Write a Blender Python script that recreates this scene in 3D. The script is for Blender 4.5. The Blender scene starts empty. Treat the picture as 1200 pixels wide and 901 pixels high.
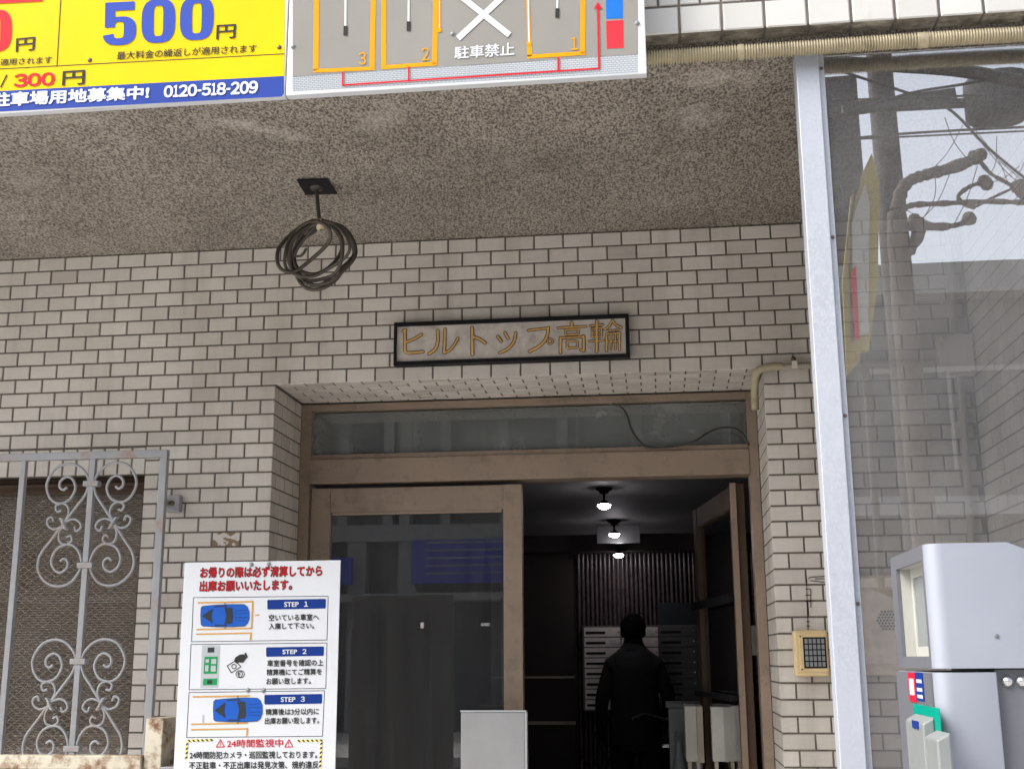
import bpy, bmesh, math, random
from mathutils import Vector, Matrix
random.seed(7)
SC = bpy.context.scene
COL = SC.collection
R_ = math.radians

# ---------------------------------------------------------------- camera, sky, sun, exposure
FPX, YAW, TILT, ROLL = 1407.0, -.1183, .2239, -.0059
CAM = Vector((1.6347, -3.9038, 1.55))
FWD = Vector((math.sin(YAW)*math.cos(TILT), math.cos(YAW)*math.cos(TILT), math.sin(TILT)))
_r = Vector((math.cos(YAW), -math.sin(YAW), 0)); _u = _r.cross(FWD)
RGT = _r*math.cos(ROLL) + _u*math.sin(ROLL)
UPV = -_r*math.sin(ROLL) + _u*math.cos(ROLL)
cam = bpy.data.objects.new('camera', bpy.data.cameras.new('camera'))
COL.objects.link(cam)
cam.data.sensor_width = 36; cam.data.lens = FPX/1200*36
cam.data.clip_start = .05; cam.data.clip_end = 500
M = Matrix((RGT, UPV, -FWD)).transposed().to_4x4(); M.translation = CAM
cam.matrix_world = M
SC.camera = cam

SUN_EL, SUN_AZ = R_(46), R_(238)          # azimuth measured from +Y towards +X
w = bpy.data.worlds.new('World'); SC.world = w; w.use_nodes = True
nt = w.node_tree
sky = nt.nodes.new('ShaderNodeTexSky'); sky.sky_type = 'NISHITA'; sky.sun_disc = False
sky.sun_elevation = SUN_EL; sky.sun_rotation = SUN_AZ
sky.air_density = 1.0; sky.dust_density = 4.0; sky.ozone_density = 1.0
hs = nt.nodes.new('ShaderNodeHueSaturation'); hs.inputs['Saturation'].default_value = .42
nt.links.new(sky.outputs[0], hs.inputs['Color'])
nt.links.new(hs.outputs[0], nt.nodes['Background'].inputs[0])
nt.nodes['Background'].inputs[1].default_value = .15
sun = bpy.data.objects.new('sun', bpy.data.lights.new('sun', 'SUN'))
COL.objects.link(sun)
sun.data.energy = 1.2; sun.data.angle = R_(30); sun.data.color = (1, .97, .92)
sd = Vector((math.sin(SUN_AZ)*math.cos(SUN_EL), math.cos(SUN_AZ)*math.cos(SUN_EL), math.sin(SUN_EL)))
sun.rotation_euler = sd.to_track_quat('Z', 'Y').to_euler()
SC.view_settings.view_transform = 'Standard'; SC.view_settings.look = 'None'
SC.view_settings.gamma = 1; SC.view_settings.use_curve_mapping = False
SC.view_settings.exposure = 1.5
SC.cycles.max_bounces = 10; SC.cycles.transparent_max_bounces = 12

# ---------------------------------------------------------------- measuring: a photo pixel (1200x901) on a real plane
def ray(px, py): return FWD + RGT*((px-600)/FPX) + UPV*((450.5-py)/FPX)
def aty(px, py, y):
    d = ray(px, py); return CAM + d*((y-CAM.y)/d.y)
def atz(px, py, z):
    d = ray(px, py); return CAM + d*((z-CAM.z)/d.z)
def atx(px, py, x):
    d = ray(px, py); return CAM + d*((x-CAM.x)/d.x)

# ---------------------------------------------------------------- materials
def lin(c):
    return tuple(((v/255)/12.92 if v/255 <= .04045 else ((v/255+.055)/1.055)**2.4) for v in c)
class NT:
    def __init__(s, name):
        s.m = bpy.data.materials.new(name); s.m.use_nodes = True
        s.t = s.m.node_tree; s.b = s.t.nodes['Principled BSDF']; s.out = s.t.nodes['Material Output']
        s.tc = None
    def n(s, kind, **kw):
        x = s.t.nodes.new(kind)
        for k, v in kw.items():
            if k in x.inputs: x.inputs[k].default_value = v
            else: setattr(x, k, v)
        return x
    def l(s, a, b): s.t.links.new(a, b)
    def co(s, scale=(1, 1, 1), rot=(0, 0, 0)):
        if not s.tc: s.tc = s.n('ShaderNodeTexCoord')
        mp = s.n('ShaderNodeMapping'); mp.inputs['Scale'].default_value = scale; mp.inputs['Rotation'].default_value = rot
        s.l(s.tc.outputs['Object'], mp.inputs['Vector']); return mp.outputs[0]
    def noise(s, scale, detail=4, rough=.6, vec=(1, 1, 1)):
        x = s.n('ShaderNodeTexNoise', Scale=scale, Detail=detail, Roughness=rough)
        s.l(s.co(vec), x.inputs['Vector']); return x.outputs['Fac']
    def ramp(s, fac, stops):
        x = s.n('ShaderNodeValToRGB'); cr = x.color_ramp
        while len(cr.elements) < len(stops): cr.elements.new(.5)
        for e, (p, c) in zip(cr.elements, stops):
            e.position = p; e.color = (*c, 1) if len(c) == 3 else c
        s.l(fac, x.inputs[0]); return x.outputs[0]
    def mix(s, fac, a, b, mode='MIX'):
        x = s.n('ShaderNodeMix', data_type='RGBA', blend_type=mode)
        for v, i in ((fac, 0), (a, 6), (b, 7)):
            if hasattr(v, 'is_output'): s.l(v, x.inputs[i])
            else: x.inputs[i].default_value = v if i == 0 else (*v, 1)
        return x.outputs[2]
    def math(s, op, a, b=0):
        x = s.n('ShaderNodeMath', operation=op)
        for v, i in ((a, 0), (b, 1)):
            if hasattr(v, 'is_output'): s.l(v, x.inputs[i])
            else: x.inputs[i].default_value = v
        return x.outputs[0]
    def bump(s, h, strength=.3, dist=.002):
        x = s.n('ShaderNodeBump', Strength=strength, Distance=dist)
        s.l(h, x.inputs['Height']); s.l(x.outputs[0], s.b.inputs['Normal']); return x
    def base(s, c):
        if hasattr(c, 'is_output'): s.l(c, s.b.inputs['Base Color'])
        else: s.b.inputs['Base Color'].default_value = (*c, 1)
    def rough(s, v, met=0):
        if hasattr(v, 'is_output'): s.l(v, s.b.inputs['Roughness'])
        else: s.b.inputs['Roughness'].default_value = v
        s.b.inputs['Metallic'].default_value = met

def simple(name, c, rough=.5, met=0, var=.12, scale=9, bump=0, dirt=None, dirt_amt=.35, dscale=14, dlo=.5):
    k = NT(name); n1 = k.noise(scale, 5)
    col = k.ramp(n1, [(.3, tuple(v*(1-var) for v in c)), (.7, tuple(min(1, v*(1+var)) for v in c))])
    if dirt:
        d = k.ramp(k.noise(dscale, 8, .7), [(dlo, (0, 0, 0)), (dlo+.17, (dirt_amt,)*3)])
        col = k.mix(d, col, dirt)
    k.base(col); k.rough(k.ramp(k.noise(scale*2, 3), [(.2, (max(.02, rough-.08),)*3), (.8, (min(1, rough+.08),)*3)]), met)
    if bump: k.bump(k.noise(scale*14, 4), bump)
    return k.m
def flat(name, c, rough=.45):
    m_ = simple(name, c, max(rough, .5) if rough > .2 else rough, var=.05, scale=5)
    if rough > .2: m_.node_tree.nodes['Principled BSDF'].inputs['Specular IOR Level'].default_value = .08
    return m_

MT = {}
# glazed tile: per-tile tint, brushed streaks, chips
k = NT('glazed_tile')
at = k.n('ShaderNodeAttribute', attribute_name='tint'); ch = k.n('ShaderNodeAttribute', attribute_name='chip')
c1 = k.ramp(at.outputs['Fac'], [(0, (.44, .39, .34)), (.1, (.50, .458, .41)), (.5, (.55, .508, .455)), (1, (.60, .556, .50))])
st = k.noise(26, 4, .6, (1, 1, 14))
c1 = k.mix(.16, c1, k.ramp(st, [(.3, (.32, .29, .26)), (.75, (.66, .62, .57))]))
big = k.ramp(k.noise(1.3, 5), [(.35, (.86, .85, .83)), (.65, (1.04, 1.04, 1.03))])
c1 = k.mix(1, c1, big, 'MULTIPLY')
spk = k.ramp(k.noise(75, 5, .7), [(.66, (0, 0, 0)), (.76, (.6, .6, .6))])
c1 = k.mix(spk, c1, (.2, .17, .14))
chip = k.ramp(k.noise(19, 3, .5, (1, 1, 1.3)), [(.49, (0, 0, 0)), (.51, (1, 1, 1))])
c1 = k.mix(k.math('MULTIPLY', chip, ch.outputs['Fac']), c1, (.2, .1, .035))
drip = k.ramp(k.noise(7, 6, .65, (1, 1, .12)), [(.5, (1, 1, 1)), (.72, (.80, .775, .74))])
c1 = k.mix(1, c1, drip, 'MULTIPLY')
hs = k.n('ShaderNodeHueSaturation', Saturation=.74, Value=1.03); k.l(c1, hs.inputs['Color']); c1 = hs.outputs[0]
k.base(c1); k.rough(.42); k.bump(st, .22, .0012); k.b.inputs['Specular IOR Level'].default_value = .35
MT['tile'] = k.m
k = NT('white_tile')
at = k.n('ShaderNodeAttribute', attribute_name='tint')
c1 = k.ramp(at.outputs['Fac'], [(0, (.42, .415, .395)), (1, (.50, .495, .475))])
d = k.ramp(k.noise(9, 7, .7, (1, 1, .25)), [(.56, (0, 0, 0)), (.75, (.35, .35, .35))])
c1 = k.mix(d, c1, (.3, .26, .2)); k.base(c1); k.rough(.22); k.bump(k.noise(30, 2), .06, .002)
MT['wtile'] = k.m
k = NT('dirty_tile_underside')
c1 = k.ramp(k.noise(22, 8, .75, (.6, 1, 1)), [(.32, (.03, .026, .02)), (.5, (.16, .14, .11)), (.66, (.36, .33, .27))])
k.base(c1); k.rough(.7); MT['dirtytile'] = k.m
MT['mortar'] = simple('mortar', (.115, .10, .087), .95, var=.3, scale=20, bump=.3)
# sprayed stucco ceiling
k = NT('sprayed_stucco')
sp = k.noise(175, 3, .6, (1, .55, 1))
c1 = k.ramp(sp, [(.37, (.085, .073, .06)), (.5, (.25, .222, .188)), (.64, (.345, .312, .268))])
cl = k.ramp(k.noise(2.1, 6, .65), [(.3, (.72, .71, .69)), (.55, (1, 1, 1)), (.8, (1.2, 1.2, 1.18))])
c1 = k.mix(1, c1, cl, 'MULTIPLY')
sc = k.ramp(k.noise(3.4, 7, .6, (1, .55, 1)), [(.66, (0, 0, 0)), (.8, (.75, .75, .75))])
c1 = k.mix(sc, c1, (.5, .47, .42))
# pale scuffs and broad darker patches where the photo has them
dis = k.n('ShaderNodeTexNoise', Scale=13.0, Detail=9.0, Roughness=.78)
gm = k.n('ShaderNodeNewGeometry'); k.l(gm.outputs['Position'], dis.inputs['Vector'])
for (ux, uy), rad, sx, ang, colr, amt in (((308, 152), .055, 3.2, -1.0, (.50, .47, .42), 1.0), ((445, 138), .07, 2.0, .5, (.42, .39, .34), .7), ((815, 140), .09, 1.2, 0, (.46, .43, .38), .9), ((842, 92), .16, .4, 0, (.46, .42, .36), .9),
                                        ((60, 138), .22, .4, 0, (.42, .39, .34), .7), ((600, 190), .45, .45, .1, (.10, .09, .08), .35), ((250, 175), .4, .5, 0, (.10, .09, .08), .3), ((40, 215), .12, 1, 0, (.36, .33, .29), .5)):
    q = atz(ux, uy, 2.972)
    mp = k.n('ShaderNodeMapping', vector_type='TEXTURE'); mp.inputs['Location'].default_value = q; mp.inputs['Rotation'].default_value = (0, 0, ang); mp.inputs['Scale'].default_value = (rad, rad*sx, .5)
    k.l(gm.outputs['Position'], mp.inputs['Vector'])
    ln = k.n('ShaderNodeVectorMath', operation='LENGTH'); k.l(mp.outputs[0], ln.inputs[0])
    e_ = k.math('ADD', ln.outputs['Value'], k.math('MULTIPLY', k.math('SUBTRACT', dis.outputs['Fac'], .5), 4.2))
    c1 = k.mix(k.ramp(e_, [(.1, (amt*.62,)*3), (1.0, (0, 0, 0))]), c1, colr)
k.base(k.mix(.45, c1, k.mix(1, c1, k.ramp(sp, [(.4, (.45,)*3), (.6, (1.1,)*3)]), 'MULTIPLY'))); k.rough(.95); k.bump(sp, .6, .004); MT['stucco'] = k.m
MT['bronze'] = simple('bronze_anodised_frame', (.26, .195, .145), .45, .15, var=.14, scale=4, dirt=(.12, .095, .07), dirt_amt=.55, dscale=16)
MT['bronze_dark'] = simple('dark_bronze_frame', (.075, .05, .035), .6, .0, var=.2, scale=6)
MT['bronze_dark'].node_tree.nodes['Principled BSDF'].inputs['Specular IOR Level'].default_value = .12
MT['black'] = flat('black_paint', (.012, .012, .013), .5)
MT['dark'] = flat('dark_interior', (.02, .017, .015), .7)
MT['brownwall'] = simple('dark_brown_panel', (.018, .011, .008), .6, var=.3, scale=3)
MT['lobbyceil'] = simple('lobby_ceiling', (.2, .2, .195), .7, var=.1, scale=2)
MT['lobbyfloor'] = simple('lobby_floor', (.05, .046, .042), .5, var=.2)
MT['slat'] = simple('slat_rod', (.06, .045, .045), .3, var=.3, scale=12)
MT['greypaint'] = simple('grey_painted_steel', (.285, .292, .31), .5, .1, var=.1, scale=18, dirt=(.24, .125, .055), dirt_amt=.85, dscale=9, dlo=.53)
MT['rustwhite'] = simple('rusty_cream_paint', (.52, .48, .38), .6, var=.1, scale=10, bump=.3, dirt=(.16, .065, .022), dirt_amt=1.0, dscale=19, dlo=.46)
MT['cablegrey'] = simple('black_cable', (.028, .024, .02), .45, var=.3)
MT['cablebrown'] = simple('weathered_cable', (.055, .045, .035), .5, var=.35, scale=6)
MT['tape'] = simple('cream_tape', (.5, .42, .3), .6)
MT['conduit'] = simple('beige_corrugated_plastic', (.33, .285, .185), .6, var=.12, scale=6, dirt=(.14, .11, .07), dirt_amt=.5, dscale=20)
MT['conduit_grey'] = simple('grey_conduit', (.36, .33, .28), .5, var=.15)
MT['boxcream'] = simple('cream_plastic_box', (.52, .49, .43), .5, dirt=(.25, .22, .18))
MT['keyyellow'] = simple('yellowed_plastic', (.60, .46, .25), .4, var=.1, dirt=(.3, .2, .08), dirt_amt=.4)
MT['steelplate'] = simple('weathered_stainless', (.66, .57, .46), .6, .0, var=.14, scale=40, bump=.15, dirt=(.17, .14, .11), dirt_amt=.4)
MT['machine'] = simple('silver_painted_steel', (.265, .283, .335), .42, .15, var=.03, scale=3)
MT['machine_dark'] = simple('machine_grey_and_shade', (.125, .13, .15), .45, .15, var=.05, scale=3)  # front's shade is painted in as darker grey; plinth and side plate share it
MT['bezel'] = simple('screen_bezel', (.36, .36, .335), .4, var=.05)
MT['bolt'] = simple('steel_bolt', (.5, .5, .5), .25, .9, var=.1)
MT['boltdark'] = simple('rusty_bolt', (.12, .085, .06), .5, .5, var=.3, scale=40)
MT['green'] = flat('teal_plastic', (.0, .22, .16), .35)
MT['plastgrey'] = simple('grey_plastic', (.19, .205, .205), .4, var=.05)
MT['screen'] = flat('machine_screen', (.14, .16, .17), .08)
MT['granite'] = simple('stone_plaque', (.46, .425, .385), .4, var=.14, scale=26, dirt=(.22, .185, .165), dirt_amt=.5, dscale=20)
MT['gold'] = simple('gold_letters', (.55, .33, .115), .5, .15, var=.15, scale=20)
MT['outline'] = flat('letter_outline', (.035, .022, .015), .6)
MT['signwhite'] = simple('sign_white', (.50, .52, .55), .5, var=.025, scale=4, dirt=(.5, .48, .44), dirt_amt=.2, dscale=13)
MT['signyellow'] = flat('sign_yellow', (.60, .44, .0), .35)
MT['signblue'] = flat('sign_blue', (.022, .05, .26), .35)
MT['digitblue'] = flat('digit_blue', (.03, .06, .32), .35)
MT['signred'] = flat('sign_red', (.50, .015, .025), .35)
MT['signink'] = flat('sign_ink', (.03, .03, .028), .5)
MT['signgrey'] = flat('sign_grey', (.22, .213, .195), .4)
MT['signorange'] = flat('sign_orange', (.60, .26, .006), .4)
MT['squareblue'] = flat('square_blue', (.012, .13, .52), .4)
MT['squarered'] = flat('square_red', (.56, .03, .045), .4)
MT['hatch'] = flat('hatch_grey', (.26, .30, .33), .4)
MT['navy'] = flat('step_navy', (.008, .03, .17), .4)
MT['carblue'] = flat('car_icon_blue', (.015, .08, .36), .4)
MT['cardark'] = flat('car_icon_dark', (.03, .035, .04), .4)
MT['bayorange'] = flat('bay_orange', (.46, .25, .06), .5)
MT['icongrey'] = flat('icon_grey', (.34, .36, .38), .5)
MT['icongreen'] = flat('icon_green', (.015, .22, .07), .5)
MT['hazyellow'] = flat('hazard_yellow', (.72, .62, .16), .5)
MT['boardred'] = flat('board_red', (.45, .012, .03), .5)
MT['greyboard'] = simple('light_grey_board', (.36, .36, .37), .5, var=.06, scale=8, dirt=(.25, .25, .25), dirt_amt=.2, dscale=6)
MT['plywood'] = simple('plywood', (.36, .31, .24), .6, var=.15)
MT['paleboard'] = simple('pale_board', (.42, .41, .37), .6, var=.1)
MT['mailbox'] = simple('mailbox_steel', (.66, .61, .56), .4, .2, var=.1)
MT['mailboxdark'] = simple('mailbox_dark_steel', (.10, .10, .10), .35, .5, var=.1)
MT['label'] = flat('paper_label', (.55, .53, .5), .5)
MT['cloth'] = simple('black_jacket', (.012, .012, .0135), .95, var=.3, scale=30)
MT['skin'] = simple('skin', (.28, .17, .12), .5)
MT['hair'] = simple('black_hair', (.006, .005, .005), .95); MT['hair'].node_tree.nodes['Principled BSDF'].inputs['Specular IOR Level'].default_value = .05
MT['asphalt'] = simple('asphalt', (.06, .06, .06), .9, var=.25, scale=30, bump=.4)
MT['concrete'] = simple('concrete_slab', (.52, .50, .47), .85, var=.15, scale=4, bump=.2)
MT['facade'] = simple('opposite_facade', (.10, .098, .094), .8, var=.1, scale=1)
MT['facadewhite'] = simple('white_column', (.24, .24, .23), .6, var=.05, scale=1)
MT['winddark'] = flat('dark_window_glass', (.085, .09, .093), .3)
MT['bluesign'] = flat('shop_sign_blue', (.05, .06, .42), .5)
MT['polegrey'] = simple('concrete_pole', (.05, .049, .048), .8, var=.12)
MT['bark'] = simple('pruned_bark', (.085, .07, .06), .9, var=.3, scale=12, bump=.5)
MT['yellowboard'] = flat('yellow_banner', (.36, .29, .10), .5)

# galvanised steel with spangle
k = NT('galvanised_steel')
vo = k.n('ShaderNodeTexVoronoi', Scale=210.0); k.l(k.co((1, 1, .7)), vo.inputs['Vector'])
sp = k.n('ShaderNodeSeparateColor'); k.l(vo.outputs['Color'], sp.inputs[0])
c1 = k.ramp(sp.outputs[0], [(0, (.36, .38, .43)), (.55, (.395, .42, .47)), (1, (.445, .47, .52))])
wash = k.ramp(k.noise(1.6, 4), [(.38, (.15, .15, .15)), (.6, (.9, .9, .9))])
c1 = k.mix(wash, c1, (.41, .435, .49))
k.base(c1); k.rough(k.ramp(sp.outputs[1], [(0, (.38,)*3), (1, (.6,)*3)]), .3); MT['galv'] = k.m

def glass(name, haze=.05, hazecol=(.6, .6, .58), tint=(1, 1, 1), refl=1.8, warp=0, dirt_scale=5, wires=False, streak=False, grough=.0):
    """a thin pane: see-through, mirror by Fresnel, a film of dust"""
    k = NT(name); k.t.nodes.remove(k.b)
    tr = k.n('ShaderNodeBsdfTransparent'); tr.inputs[0].default_value = (*tint, 1)
    gl = k.n('ShaderNodeBsdfGlossy'); gl.inputs['Roughness'].default_value = grough
    fr = k.n('ShaderNodeFresnel', IOR=1.5)
    df = k.n('ShaderNodeBsdfDiffuse'); df.inputs[0].default_value = (*hazecol, 1)
    f2 = k.math('MULTIPLY', fr.outputs[0], refl)
    if warp:
        b = k.n('ShaderNodeBump', Strength=warp, Distance=.02); k.l(k.noise(1.7, 1), b.inputs['Height'])
        k.l(b.outputs[0], gl.inputs['Normal'])
    d = k.ramp(k.noise(dirt_scale, 8, .7, (6, 1, .35) if streak else (1, 1, 1)), [(.3, (haze*.35,)*3), (.75, (haze*1.7,)*3)])
    if wires:
        acc = None
        for ang in (.95, -.95):
            wv = k.n('ShaderNodeTexWave', Scale=16.0, wave_type='BANDS', bands_direction='X')
            k.l(k.co((1, 1, 1), (0, ang, 0)), wv.inputs['Vector'])
            g = k.math('GREATER_THAN', wv.outputs['Fac'], .955)
            acc = g if acc is None else k.math('MAXIMUM', acc, g)
        d = k.math('MAXIMUM', d, k.math('MULTIPLY', acc, .34))
    m1 = k.n('ShaderNodeMixShader'); k.l(d, m1.inputs[0]); k.l(tr.outputs[0], m1.inputs[1]); k.l(df.outputs[0], m1.inputs[2])
    m2 = k.n('ShaderNodeMixShader'); k.l(f2, m2.inputs[0]); k.l(m1.outputs[0], m2.inputs[1]); k.l(gl.outputs[0], m2.inputs[2])
    k.l(m2.outputs[0], k.out.inputs[0]); return k.m
MT['pane'] = glass('acrylic_screen', .13, (.55, .55, .56), (.88, .88, .89), 8.5, .016, 3)
MT['doorglass'] = glass('door_glass', .085, (.26, .265, .265), (.72, .74, .74), 2.2, .012, 5, streak=True)
MT['transglass'] = glass('transom_glass', .42, (.27, .285, .275), (.7, .74, .74), 2.2, .012, 3)
MT['wireglass'] = glass('wired_glass', .13, (.44, .40, .35), (.88, .86, .84), 1.4, .02, 5, wires=True)
MT['lampglow'] = bpy.data.materials.new('lamp_glow'); MT['lampglow'].use_nodes = True
_b = MT['lampglow'].node_tree.nodes['Principled BSDF']
_b.inputs['Emission Color'].default_value = (1, .93, 1, 1); _b.inputs['Emission Strength'].default_value = 30
# slatted blind behind the wired glass
k = NT('bamboo_blind')
wv = k.n('ShaderNodeTexWave', Scale=38.0, wave_type='BANDS', bands_direction='Z', Distortion=1.2); k.l(k.co((1, 1, 1)), wv.inputs['Vector'])
c1 = k.mix(k.noise(40, 5, .7, (.12, 1, 3)), (.28, .215, .155), (.80, .66, .51))
c1 = k.mix(1, c1, k.ramp(wv.outputs['Fac'], [(.15, (.4, .4, .4)), (.5, (1, 1, 1))]), 'MULTIPLY')
k.base(c1); k.rough(.8); k.bump(wv.outputs['Fac'], .6, .003); MT['blind'] = k.m

# ---------------------------------------------------------------- mesh builder
class MB:
    def __init__(s): s.v = []; s.f = []; s.mi = []; s.tint = []; s.chip = []; s.sm = []
    def add(s, vs, fs, mi=0, tint=.5, chip=0, smooth=False):
        o = len(s.v); s.v += [Vector(x) for x in vs]
        for f in fs:
            s.f.append([i+o for i in f]); s.mi.append(mi); s.tint.append(tint); s.chip.append(chip); s.sm.append(smooth)
        return s
    def box(s, x0, x1, y0, y1, z0, z1, mi=0, mat=None):
        vs = [Vector((x, y, z)) for x in (x0, x1) for y in (y0, y1) for z in (z0, z1)]
        if mat is not None: vs = [mat @ q for q in vs]
        return s.add(vs, [(0, 1, 3, 2), (4, 6, 7, 5), (0, 4, 5, 1), (2, 3, 7, 6), (0, 2, 6, 4), (1, 5, 7, 3)], mi)
    def bar(s, a, b, wd, dp, up=(0, 0, 1), mi=0):
        a, b = Vector(a), Vector(b); d = (b-a); L = d.length; d.normalize()
        up = Vector(up)
        if abs(d.dot(up)) > .95: up = Vector((0, 1, 0))
        sd = d.cross(up).normalized(); u2 = sd.cross(d)
        m = Matrix((sd, d, u2)).transposed().to_4x4(); m.translation = a
        return s.box(-wd/2, wd/2, 0, L, -dp/2, dp/2, mi, m)
    def tube(s, pts, r, n=8, closed=False, mi=0, caps=True, rs=None):
        pts = [Vector(p) for p in pts]; N = len(pts); rings = []
        up = Vector((0, 0, 1)); prev = None
        for i, p in enumerate(pts):
            if closed: t = pts[(i+1) % N]-pts[i-1]
            else: t = pts[min(i+1, N-1)]-pts[max(i-1, 0)]
            t = t.normalized() if t.length > 1e-9 else Vector((0, 0, 1))
            if prev is None:
                a = t.cross(up)
                if a.length < .1: a = t.cross(Vector((1, 0, 0)))
                a.normalize()
            else:
                a = prev - t*prev.dot(t); a = a.normalized() if a.length > 1e-6 else t.orthogonal().normalized()
            prev = a; b = t.cross(a)
            rr = rs[i] if rs else r
            rings.append([p + (a*math.cos(2*math.pi*j/n) + b*math.sin(2*math.pi*j/n))*rr for j in range(n)])
        vs = [v for rg in rings for v in rg]; fs = []
        for i in range(N if closed else N-1):
            i2 = (i+1) % N
            for j in range(n):
                j2 = (j+1) % n; fs.append((i*n+j, i*n+j2, i2*n+j2, i2*n+j))
        s.add(vs, fs, mi, smooth=True)
        if caps and not closed:
            s.add(rings[0], [tuple(range(n))[::-1]], mi); s.add(rings[-1], [tuple(range(n))], mi)
        return s
    def lathe(s, c, prof, n=20, axis=(0, 0, 1), mi=0):
        c = Vector(c); q = Vector((0, 0, 1)).rotation_difference(Vector(axis))
        vs = [c + q @ Vector((r*math.cos(2*math.pi*j/n), r*math.sin(2*math.pi*j/n), h)) for r, h in prof for j in range(n)]
        fs = [(i*n+j, i*n+(j+1) % n, (i+1)*n+(j+1) % n, (i+1)*n+j) for i in range(len(prof)-1) for j in range(n)]
        return s.add(vs, fs, mi, smooth=True)
    def poly(s, pts, mi=0): return s.add(pts, [tuple(range(len(pts)))], mi)
    def prism(s, pts, vec, mi=0):
        n = len(pts); vec = Vector(vec); pts = [Vector(p) for p in pts]
        vs = pts + [p+vec for p in pts]
        return s.add(vs, [tuple(range(n))[::-1], tuple(range(n, 2*n))] + [(i, (i+1) % n, n+(i+1) % n, n+i) for i in range(n)], mi)
    def tile(s, o, u, v, nrm, du, dv, mi=0, tint=None, chip=0, h=.003, ch=.0016):
        """one glazed tile: a raised plate with chamfered edges, slightly out of true"""
        o, u, v, nrm = Vector(o), Vector(u), Vector(v), Vector(nrm)
        if du < .008 or dv < .008: return
        t = random.random() if tint is None else tint
        e = [random.uniform(-.00035, .00035) for _ in range(4)]
        b = [o, o+u*du, o+u*du+v*dv, o+v*dv]
        tp = [o+u*ch+v*ch+nrm*(h+e[0]), o+u*(du-ch)+v*ch+nrm*(h+e[1]), o+u*(du-ch)+v*(dv-ch)+nrm*(h+e[2]), o+u*ch+v*(dv-ch)+nrm*(h+e[3])]
        s.add(b+tp, [(4, 5, 6, 7), (0, 1, 5, 4), (1, 2, 6, 5), (2, 3, 7, 6), (3, 0, 4, 7)], mi, t, chip)
    def build(s, name, mat, parent=None, bevel=0, attrs=False, recalc=True):
        mats = mat if isinstance(mat, (list, tuple)) else [mat]
        lo = [min(v[i] for v in s.v) for i in range(3)]; hi = [max(v[i] for v in s.v) for i in range(3)]
        c = Vector([(a+b)/2 for a, b in zip(lo, hi)])
        me = bpy.data.meshes.new(name); me.from_pydata([v-c for v in s.v], [], s.f)
        for m_ in mats: me.materials.append(MT[m_] if isinstance(m_, str) else m_)
        me.polygons.foreach_set('material_index', s.mi); me.polygons.foreach_set('use_smooth', s.sm)
        if attrs:
            me.attributes.new('tint', 'FLOAT', 'FACE').data.foreach_set('value', s.tint)
            me.attributes.new('chip', 'FLOAT', 'FACE').data.foreach_set('value', [float(x) for x in s.chip])
        me.update()
        if recalc and not attrs:
            bm = bmesh.new(); bm.from_mesh(me); bmesh.ops.recalc_face_normals(bm, faces=bm.faces); bm.to_mesh(me); bm.free()
        o = bpy.data.objects.new(name, me); COL.objects.link(o)
        W[o] = c
        if parent: o.parent = parent; o.location = c - W[parent]
        else: o.location = c
        if bevel:
            b = o.modifiers.new('bevel', 'BEVEL'); b.width = bevel; b.segments = 2; b.limit_method = 'ANGLE'; b.angle_limit = R_(40)
        return o
W = {}
def tag(o, label=None, cat=None, group=None, kind=None):
    for kk, v in (('label', label), ('category', cat), ('group', group), ('kind', kind)):
        if v: o[kk] = v
    return o
def thing(name, loc, label, cat, group=None):
    o = bpy.data.objects.new(name, None); COL.objects.link(o); o.location = loc; o.empty_display_size = .1
    W[o] = Vector(loc); return tag(o, label, cat, group)
def crom(pts, n=6):
    """smooth curve through points"""
    P = [Vector(p) for p in pts]; out = []
    for i in range(len(P)-1):
        p0 = P[i-1] if i else P[0]*2-P[1]; p1, p2 = P[i], P[i+1]
        p3 = P[i+2] if i+2 < len(P) else P[-1]*2-P[-2]
        for j in range(n):
            t = j/n
            out.append(.5*((2*p1)+(p2-p0)*t+(2*p0-5*p1+4*p2-p3)*t*t+(3*p1-p0-3*p2+p3)*t**3))
    out.append(P[-1]); return out

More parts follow.
